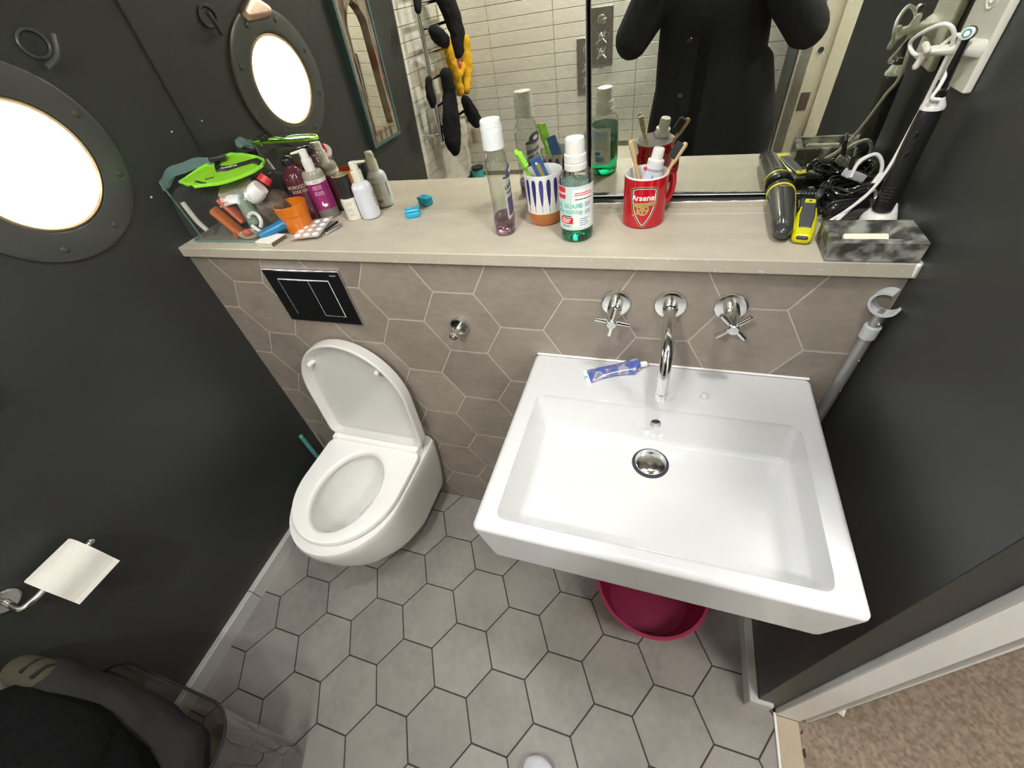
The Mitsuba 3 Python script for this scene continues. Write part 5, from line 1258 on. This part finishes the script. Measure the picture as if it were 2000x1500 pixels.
# --- marble soap tray
ty = thing('soap_tray', 'dark marbled stone soap tray at the right end of the ledge', 'soap tray')
TX0, TX1, TY0, TY1, TH_ = 0.7015, 0.8275, -0.0125, 0.0665, 0.0345
outer = man(cbox((TX0, TY0, ZT + 0.0003), (TX1, TY1, ZT + TH_), 0.0022))
inner = hull([(x, y, z) for (x0, x1, y0, y1, z) in ((TX0 + 0.012, TX1 - 0.020, TY0 + 0.010, TY1 - 0.010, ZT + TH_ + 0.002), (TX0 + 0.016, TX1 - 0.040, TY0 + 0.014, TY1 - 0.020, ZT + 0.012)) for x in (x0, x1) for y in (y0, y1)])
part(ty, 'body', outer - inner, M['marble'], smooth=False)
for k in range(5):
    part(ty, 'rib', tm(chain([((0.725 + 0.013 * k, 0.004, ZT + 0.0125), 0.0022), ((0.725 + 0.013 * k, 0.046, ZT + 0.0135), 0.0022)], 8)), M['marble'])
so_ = thing('soap_bar', 'thin pale soap bar lying in the marbled soap tray', 'soap')
part(so_, 'bar', oriented_box((0.756, 0.0165, ZT + 0.0215), (1, 0.02, 0), (0.062, 0.026, 0.008), 0.0035, (0, -0.55, 0.83)), M['soap'])

# ---------------------------------------------------------------- things behind the viewer, seen in the mirrors
mx = thing('shower_mixer', 'tall chrome shower mixer plate with two cross handles on the tiled wall', 'shower mixer')
MXX, MXZ0, MXZ1 = -0.0165, 1.006, 1.2386
part(mx, 'plate', cbox((MXX - 0.0535, YB, MXZ0), (MXX + 0.0535, YB + 0.008, MXZ1), 0.002), M['steel_dark'], smooth=False)
def mx_out(m, x, z):
    return frame_map(m, (x, YB + 0.008, z), (-1, 0, 0), (0, 0, 1), (0, 1, 0))
for z, deg in ((MXZ0 + 0.060, 45), (MXZ0 + 0.122, 45)):
    part(mx, 'stem', mx_out(lathe([(0.016, 0.0), (0.016, 0.018), (0.011, 0.022), (0.011, 0.046), (0.009, 0.048), (0.0001, 0.048)], 28), MXX + 0.004, z), M['chrome'])
    for k in range(4):
        a = math.radians(deg + 90 * k)
        c = np.array([MXX + 0.004, YB + 0.046, z]); dd_ = np.array([math.cos(a), 0, math.sin(a)])
        part(mx, 'cross_arm', tube([c + dd_ * 0.006, c + dd_ * 0.033], [0.005, 0.0045], 10), M['chrome'])
part(mx, 'diverter', mx_out(lathe([(0.020, 0.0), (0.020, 0.030), (0.017, 0.034), (0.0001, 0.034)], 28), MXX + 0.004, MXZ0 + 0.188), M['chrome'])
part(mx, 'lever', tube([(MXX + 0.004, YB + 0.036, MXZ0 + 0.188), (MXX + 0.030, YB + 0.040, MXZ0 + 0.192)], 0.005, 10), M['chrome'])

tr_ = thing('towel_rail', 'chrome ladder towel rail on the tiled side wall', 'towel rail')
def rl(y, z, d=0.080):
    return (wx(y, z) + d, y, z)
for y in (-1.012, -1.345):
    part(tr_, 'upright', tube([rl(y, 0.955), rl(y, 1.90)], 0.0105, 16), M['chrome'])
    part(tr_, 'end_cap', tm(hull_balls([(rl(y, 0.955), 0.0115)])), M['chrome'])
    for z in (0.975, 1.86):
        part(tr_, 'bracket', tube([rl(y, z, 0.0), rl(y, z, 0.078)], 0.008, 12), M['chrome'])
for z in (1.01, 1.10, 1.21, 1.30, 1.39, 1.47, 1.56, 1.66, 1.76):
    part(tr_, 'rung', tube([rl(-1.012, z), rl(-1.345, z)], 0.0070, 12), M['chrome'])

def hung(joints, seed, th=0.030):
    """a soft thing hung over a rung: joints (y, z, r) in the plane of the rail, flattened, wrinkled"""
    parts = []
    for i in range(len(joints) - 1):
        parts.append(hull_balls([((0.0, y, z), (min(th, r), r * 1.25, r * 1.1)) for y, z, r in joints[i:i + 2]], 14))
    m = m3.Manifold.batch_boolean(parts, m3.OpType.Add).refine_to_length(0.008)
    t = tm(m)
    v = np.asarray(t.vertices).copy()
    n = meshkit.fbm(v * 26 + seed, 3, seed) - 0.5
    v[:, 0] += 0.020 * n
    v[:, 1] += 0.012 * (meshkit.fbm(v * 18 + 5 + seed, 3, seed + 1) - 0.5)
    t = trimesh.Trimesh(v, t.faces, process=False)
    v = np.asarray(t.vertices)
    return mesh_of(np.stack([wx(v[:, 1], v[:, 2]) + 0.112 + v[:, 0], v[:, 1], v[:, 2]], 1), t.faces)
single('black_sock', hung([(-1.185, 1.560, 0.045), (-1.225, 1.475, 0.050), (-1.285, 1.400, 0.052), (-1.305, 1.345, 0.048), (-1.285, 1.275, 0.030)], 1), M['black_cloth'], 'long black sock at the top of the towel rail, over the yellow garment', 'sock')
single('black_sock', hung([(-1.115, 1.205, 0.028), (-1.120, 1.130, 0.032), (-1.090, 1.040, 0.060), (-1.075, 0.960, 0.070), (-1.080, 0.885, 0.026)], 2), M['black_cloth'], 'black sock hanging lowest on the towel rail', 'sock')
single('black_sock', hung([(-1.290, 1.062, 0.024), (-1.335, 1.005, 0.032), (-1.395, 0.945, 0.036)], 3), M['black_cloth'], 'short black sock to the right of the lowest hanging one', 'sock')
single('black_glove', hung([(-0.930, 1.215, 0.018), (-0.925, 1.165, 0.030), (-0.940, 1.130, 0.020)], 4, 0.012), M['black_cloth'], 'small black cloth bunched behind the near upright of the towel rail', 'cloth')
single('black_cloth_strip', hung([(-0.975, 1.500, 0.020), (-0.950, 1.462, 0.018)], 5, 0.012), M['black_cloth'], 'small black cloth end at the top left of the towel rail', 'cloth')
yg = thing('yellow_garment', 'yellow and black sports garment hung on the towel rail', 'garment')
part(yg, 'front', hung([(-1.175, 1.330, 0.018), (-1.190, 1.265, 0.022), (-1.220, 1.190, 0.024), (-1.245, 1.115, 0.022)], 6, 0.026), M['yellow_cloth'], label='yellow strap panel')
part(yg, 'back', hung([(-1.395, 1.300, 0.024), (-1.380, 1.235, 0.028), (-1.360, 1.150, 0.022), (-1.330, 1.105, 0.020)], 7, 0.026), M['yellow_cloth'], label='yellow strap panel')
part(yg, 'waist', hung([(-1.185, 1.225, 0.012), (-1.270, 1.180, 0.012), (-1.350, 1.215, 0.012)], 8, 0.014), M['yellow_cloth'])
part(yg, 'black_trim', hung([(-1.060, 1.375, 0.022), (-1.110, 1.350, 0.030), (-1.150, 1.330, 0.026)], 9, 0.026), M['black_cloth'], label='black folded trim')
part(yg, 'red_lining', hung([(-1.290, 1.225, 0.014), (-1.320, 1.190, 0.012)], 10, 0.006), M['coral'])
single('pumice_pad', move(tm(hull_balls([((0, 0, -0.022), (0.022, 0.010, 0.022)), ((0, 0, 0.022), (0.022, 0.010, 0.022))], 20)), (-0.700, YB + 0.020, 0.850)), M['beige'], 'beige oval bath pad stuck low on the shower wall near the corner', 'bath pad')
jar = thing('teal_jar', 'squat teal jar with a dark lid on the stone bench in the shower corner', 'jar')
part(jar, 'body', move(lathe([(0.0001, 0.0005), (0.034, 0.0005), (0.037, 0.004), (0.037, 0.050), (0.034, 0.053), (0.0001, 0.053)], 40), (-0.712, YB + 0.045, 0.613)), M['teal_glass'])
part(jar, 'lid', move(lathe([(0.0001, 0.053), (0.0365, 0.053), (0.0385, 0.055), (0.0385, 0.068), (0.036, 0.070), (0.0001, 0.0705)], 40), (-0.712, YB + 0.045, 0.613)), M['black_plastic'], label='dark lid')

# --- arched mirror on the left wall
am = thing('arched_mirror', 'narrow arched mirror in a worn wooden frame on the dark left wall', 'mirror')
AY, AHW, AZ0, AZ1 = -0.632, 0.106, 1.066, 1.62
inner = [(AY - 0.072, AZ0 + 0.047), (AY + 0.072, AZ0 + 0.047), (AY + 0.066, 1.440)] + [(AY + 0.066 - 0.066 * (1 - math.cos(t)) , 1.440 + 0.085 * math.sin(t) + 0.012 * math.sin(2 * t) * -1) for t in np.linspace(0.15, PI / 2, 8)] + [(AY - 0.066 + 0.066 * (1 - math.cos(t)), 1.440 + 0.085 * math.sin(t) - 0.012 * math.sin(2 * t)) for t in np.linspace(PI / 2, 0.15, 8)[1:]] + [(AY - 0.066, 1.440)]
IN = sg.Polygon(inner).buffer(0)
OUTF = sg.Polygon([(AY - AHW, AZ0), (AY + AHW, AZ0), (AY + AHW, 1.56), (AY + 0.05, AZ1), (AY, AZ1 + 0.03), (AY - 0.05, AZ1), (AY - AHW, 1.56)])
part(am, 'frame', left_map(extrude(OUTF.difference(IN), 0.0, 0.022)), M['old_wood'], smooth=False)
part(am, 'outer_moulding', left_map(extrude(OUTF.buffer(0.004).difference(OUTF.buffer(-0.008)), 0.0, 0.026)), M['teal_wood'], smooth=False, label='worn teal outer edge')
part(am, 'inner_moulding', left_map(extrude(IN.buffer(0.006).difference(IN.buffer(-0.002)), 0.0, 0.025)), M['old_wood'], smooth=False)
gmesh = trimesh.creation.extrude_polygon(IN.buffer(0.004), 0.003, engine='earcut')
part(am, 'glass', left_map(move(gmesh, (0, 0, 0.005))), M['mirror_warm'], smooth=False)

# ---------------------------------------------------------------- smoky tub with black clothes, lower left
tubz = 0.45
sm = thing('smoky_tub', 'smoky clear plastic tub on the floor heaped with black clothes', 'tub')
def rrect(x0, x1, y0, y1, r, z, n=96):
    P = np.array(sg.box(x0 + r, y0 + r, x1 - r, y1 - r).buffer(r, 12).exterior.coords)
    dd = np.r_[0, np.cumsum(np.linalg.norm(np.diff(P, axis=0), axis=1))]
    t = np.linspace(0, dd[-1], n, endpoint=False)
    return np.stack([np.interp(t, dd, P[:, 0]), np.interp(t, dd, P[:, 1]), np.full(n, z)], 1)
tr0 = lambda z, e: rrect(-0.735 + e, -0.300 - e, -1.170 + e, -0.824 - e, 0.085 - e * 0.5, z)
part(sm, 'wall', loft([tr0(0.004, 0.050), tr0(0.010, 0.044), tr0(0.20, 0.026), tr0(tubz, 0.004)], caps=(True, False)), M['smoke_film'], smooth=40)
q = tr0(tubz, 0.002)
part(sm, 'rim', tube(np.vstack([q, q[:1]]), 0.0030, 8, caps=False), M['black_plastic'], label='dark rim')
def heap(parts, seed, amp=0.03, fr=9.0, ln=0.018):
    m = m3.Manifold.batch_boolean([hull_balls(p, 16) for p in parts], m3.OpType.Add).refine_to_length(ln)
    t = tm(m)
    trimesh.smoothing.filter_taubin(t, iterations=12)
    v = np.asarray(t.vertices)
    n = np.asarray(t.vertex_normals)
    return mesh_of(v + n * (amp * 2 * (meshkit.fbm(v * fr + seed, 4, seed) - 0.5))[:, None], t.faces)
fleece_m = heap([[((-0.66, -0.995, 0.60), (0.12, 0.10, 0.075)), ((-0.52, -0.990, 0.555), (0.09, 0.09, 0.07))], [((-0.52, -0.990, 0.55), (0.09, 0.09, 0.07)), ((-0.435, -1.010, 0.44), (0.06, 0.07, 0.07))], [((-0.60, -1.00, 0.56), (0.12, 0.10, 0.08)), ((-0.58, -1.02, 0.30), (0.10, 0.10, 0.10))]], 3, 0.02)
single('black_fleece', fleece_m, M['fleece'], 'black fleece jacket heaped on the smoky tub, nearest the viewer', 'jacket')
char_m = man(heap([[((-0.655, -0.888, 0.585), (0.075, 0.040, 0.045)), ((-0.530, -0.892, 0.495), (0.060, 0.042, 0.050))], [((-0.530, -0.892, 0.495), (0.060, 0.042, 0.050)), ((-0.425, -0.915, 0.405), (0.050, 0.045, 0.050))], [((-0.425, -0.915, 0.405), (0.050, 0.045, 0.050)), ((-0.380, -0.985, 0.375), (0.040, 0.05, 0.04))]], 6, 0.014, 12.0)) - man(fleece_m)
single('charcoal_top', char_m, M['charcoal_cloth'], 'charcoal grey knitted top lying behind the black fleece on the smoky tub', 'top')
ot = single('olive_trousers', heap([[((-0.735, -0.893, 0.605), (0.035, 0.030, 0.032)), ((-0.665, -0.884, 0.612), (0.030, 0.028, 0.030))]], 8, 0.004, 14.0, 0.010), M['olive_cord'], 'folded olive brown corduroy waistband at the left of the clothes heap', 'trousers')
for x in (-0.690, -0.655):
    part(ot, 'belt_loop', tube([(x, -0.860, 0.605), (x, -0.868, 0.633), (x + 0.002, -0.890, 0.645)], 0.004, 8), M['charcoal_cloth'])

# ---------------------------------------------------------------- the photographer, seen in the right mirror
pz = thing('person', 'person in a long open black coat holding a phone up with both hands', 'person')
PH = CAM - C_FWD * 0.013
HU, HV, HW = C_RIGHT, C_UP, C_FWD
def hp_(u, v, w):
    return PH + HU * u + HV * v + HW * w
jt = dict(pel=(0.50, -1.010, 0.90), waist=(0.50, -1.000, 1.06), chest=(0.49, -1.005, 1.25), neck=(0.48, -1.000, 1.42), head=(0.470, -0.985, 1.585),
          ls=(0.330, -1.005, 1.360), rs=(0.650, -1.005, 1.360), le=(0.205, -0.930, 1.185), re=(0.800, -0.930, 1.160),
          lw=tuple(hp_(-0.112, -0.055, -0.035)), rw=tuple(hp_(0.112, -0.055, -0.035)),
          lh=(0.42, -1.010, 0.86), rh=(0.58, -1.010, 0.86), lk=(0.38, -0.93, 0.47), rk=(0.61, -0.99, 0.47), la=(0.32, -0.835, 0.085), ra=(0.62, -1.00, 0.085))
J = {k: np.array(v, float) for k, v in jt.items()}
bones = [[(J['pel'], (0.15, 0.10, 0.10)), (J['waist'], (0.135, 0.095, 0.08))], [(J['waist'], (0.135, 0.095, 0.08)), (J['chest'], (0.155, 0.105, 0.10))],
         [(J['chest'], (0.155, 0.10, 0.10)), (J['ls'], 0.055), (J['rs'], 0.055)], [(J['chest'] + [0, 0, 0.10], 0.06), (J['neck'], 0.052)], [(J['neck'], 0.052), (J['head'] + [0, 0.0, -0.05], 0.055)],
         [(J['head'] + [0, -0.010, 0.035], (0.074, 0.090, 0.085)), (J['head'] + [0, 0.030, -0.060], (0.050, 0.045, 0.045))],
         [(J['head'] + [0, 0.088, 0.015], 0.010), (J['head'] + [0, 0.104, -0.022], 0.013), (J['head'] + [0, 0.070, -0.02], 0.02)],
         [(J['head'] + [-0.074, -0.005, 0.012], (0.010, 0.018, 0.030)), (J['head'] + [-0.066, -0.005, -0.010], (0.010, 0.015, 0.018))], [(J['head'] + [0.074, -0.005, 0.012], (0.010, 0.018, 0.030)), (J['head'] + [0.066, -0.005, -0.010], (0.010, 0.015, 0.018))]]
for s in 'lr':
    bones += [[(J[s + 's'], 0.052), (J[s + 'e'], 0.040)], [(J[s + 'e'], 0.040), (J[s + 'w'], 0.027)], [(J[s + 'h'], 0.085), (J[s + 'k'], 0.058)], [(J[s + 'k'], 0.055), (J[s + 'a'], 0.036)]]
    sg_ = -1 if s == 'l' else 1
    pc = [hp_(sg_ * 0.103, y_, -0.018) for y_ in (-0.034, 0.030)]
    bones += [[(J[s + 'w'], 0.026), (pc[0], 0.015), (pc[1], 0.014)]]
    for k, y_ in enumerate((0.034, 0.013, -0.008, -0.028)):
        l_ = (0.92, 1.0, 0.95, 0.8)[k]
        f0, f1, f2, f3 = hp_(sg_ * 0.103, y_, -0.016), hp_(sg_ * 0.097, y_ + 0.002, 0.004), hp_(sg_ * (0.097 - 0.020 * l_), y_ + 0.002, 0.0065), hp_(sg_ * (0.097 - 0.034 * l_), y_ + 0.001, 0.0055)
        bones += [[(f0, 0.0092), (f1, 0.0085)], [(f1, 0.0085), (f2, 0.0078)], [(f2, 0.0078), (f3, 0.0068)]]
    t0, t1, t2 = hp_(sg_ * 0.108, -0.036, -0.024), hp_(sg_ * 0.088, -0.030, -0.026), hp_(sg_ * 0.064, -0.018, -0.0235)
    bones += [[(t0, 0.0125), (t1, 0.0098)], [(t1, 0.0098), (t2, 0.0082)]]
    toe = J[s + 'a'] + np.array([-0.02 * (1 if s == 'l' else -0.5), 0.115, -0.057])
    bones += [[(J[s + 'a'], 0.034), (J[s + 'a'] + [0, -0.035, -0.055], (0.028, 0.028, 0.028)), (toe, (0.034, 0.020, 0.020))]]
bm = tm(m3.Manifold.batch_boolean([hull_balls(b_, 14) for b_ in bones], m3.OpType.Add).refine_to_length(0.012))
trimesh.smoothing.filter_taubin(bm, iterations=6)
part(pz, 'body', bm, M['skin'], smooth=True)
hd = J['head']
part(pz, 'hair', heap([[(hd + [0, -0.022, 0.055], (0.083, 0.092, 0.078)), (hd + [0, -0.070, -0.03], (0.068, 0.040, 0.05))]], 2, 0.006, 30.0, 0.012), M['hair'])
for s_ in (-1, 1):
    part(pz, 'eye', tm(hull_balls([(hd + [s_ * 0.031, 0.067, 0.014], 0.0115)])), M['eye_white'])
    part(pz, 'iris', tm(hull_balls([(hd + [s_ * 0.031, 0.0765, 0.010], 0.005)])), M['print_dark'])
    part(pz, 'eyebrow', tm(chain([(hd + [s_ * 0.018, 0.083, 0.036], 0.004), (hd + [s_ * 0.045, 0.072, 0.036], 0.003)], 8)), M['hair'])
part(pz, 'mouth', tm(chain([(hd + [-0.020, 0.075, -0.058], 0.004), (hd + [0.0, 0.082, -0.060], 0.0055), (hd + [0.020, 0.075, -0.058], 0.004)], 8)), M['coral'])
# coat: shell over the torso, sleeves, open front
coat = [[((0.335, -1.010, 1.365), (0.075, 0.085, 0.065)), ((0.645, -1.010, 1.365), (0.075, 0.085, 0.065)), ((0.49, -1.01, 1.25), (0.195, 0.125, 0.08))],
        [((0.49, -1.01, 1.28), (0.195, 0.125, 0.08)), ((0.505, -1.005, 1.00), (0.205, 0.125, 0.06))],
        [((0.505, -1.005, 1.00), (0.205, 0.125, 0.06)), ((0.500, -1.000, 0.62), (0.245, 0.140, 0.05))],
        [((0.40, -0.99, 0.40), (0.16, 0.15, 0.05)), ((0.60, -0.99, 0.40), (0.16, 0.15, 0.05)), ((0.500, -1.000, 0.62), (0.245, 0.140, 0.05))],
        [((0.66, -1.010, 1.06), (0.075, 0.10, 0.06)), ((0.715, -1.015, 0.86), (0.085, 0.11, 0.05)), ((0.700, -1.010, 0.45), (0.085, 0.12, 0.05))],
        [(J['neck'] + [-0.06, -0.02, -0.01], (0.03, 0.06, 0.045)), (J['neck'] + [0.06, -0.02, -0.01], (0.03, 0.06, 0.045)), ((0.49, -1.03, 1.36), (0.12, 0.07, 0.05))]]
for s in 'lr':
    E, Wr, Sh = J[s + 'e'], J[s + 'w'], J[s + 's']
    coat += [[(Sh, 0.080), (E + [0, 0, 0.012], 0.066)], [(E + [0, 0, 0.012], 0.066), (E * 0.25 + Wr * 0.75, 0.046)], [(E * 0.25 + Wr * 0.75, 0.046), (E * 0.10 + Wr * 0.90, 0.043)]]
cm = m3.Manifold.batch_boolean([hull_balls(b_, 18) for b_ in coat], m3.OpType.Add)
slit = hull([(x, y, z) for x, y, z in ((0.470, -0.84, 1.46), (0.505, -0.84, 1.46), (0.470, -0.905, 1.46), (0.505, -0.905, 1.46), (0.425, -0.84, 0.30), (0.475, -0.84, 0.30), (0.425, -0.905, 0.30), (0.475, -0.905, 0.30))])
cm = (cm - slit).refine_to_length(0.022)
cmt = tm(cm)
v = np.asarray(cmt.vertices); n = np.asarray(cmt.vertex_normals)
part(pz, 'coat', mesh_of(v + n * (0.012 * (meshkit.fbm(v * np.array([14, 14, 4]), 3, 5) - 0.5))[:, None], cmt.faces), M['coat'], smooth=True, label='long black wool coat')
for z_, x_ in ((1.18, 0.448), (1.01, 0.440), (0.84, 0.432)):
    part(pz, 'button', frame_map(lathe([(0.0001, 0.004), (0.009, 0.0035), (0.011, 0.001), (0.011, -0.003)], 20), (x_ - 0.028, -0.874, z_), (-1, 0, 0), (0, 0, 1), (0, 1, 0)), M['black_gloss'])
for s in 'lr':
    part(pz, 'trouser_leg', chain([(J[s + 'h'] + [0, 0, -0.1], 0.10), (J[s + 'k'], 0.075), (J[s + 'a'] + [0, 0, 0.02], 0.058)], 18), M['trousers'])
    a_ = J[s + 'a']
    toe = a_ + np.array([-0.02 * (1 if s == 'l' else -0.5), 0.115, -0.057])
    part(pz, 'sock', heap([[(a_ + [0, 0, 0.03], 0.042), (a_ + [0, -0.037, -0.050], (0.033, 0.033, 0.033))], [(a_ + [0, -0.037, -0.050], (0.033, 0.033, 0.033)), (a_, 0.040), (toe, (0.040, 0.026, 0.026))]], 4, 0.002, 40.0, 0.010), M['sock'], label='white sock')
phn = thing('phone', 'dark phone held up landscape by the person in the black coat', 'phone')
def phone_map(m):
    return frame_map(m, PH - HW * 0.006, HU, HV, HW)
part(phn, 'case', phone_map(tm(rbox((-0.080, -0.038, -0.004), (0.080, 0.038, 0.004), 0.0038, 12))), M['black_plastic'])
part(phn, 'screen', phone_map(cbox((-0.074, -0.034, -0.0046), (0.074, 0.034, -0.0038), 0.0002)), M['black_gloss'], smooth=False)
part(phn, 'lens_ring', phone_map(lathe([(0.0105, 0.004), (0.0105, 0.0058), (0.0090, 0.0062), (0.0080, 0.0045)], 32)), M['steel'])
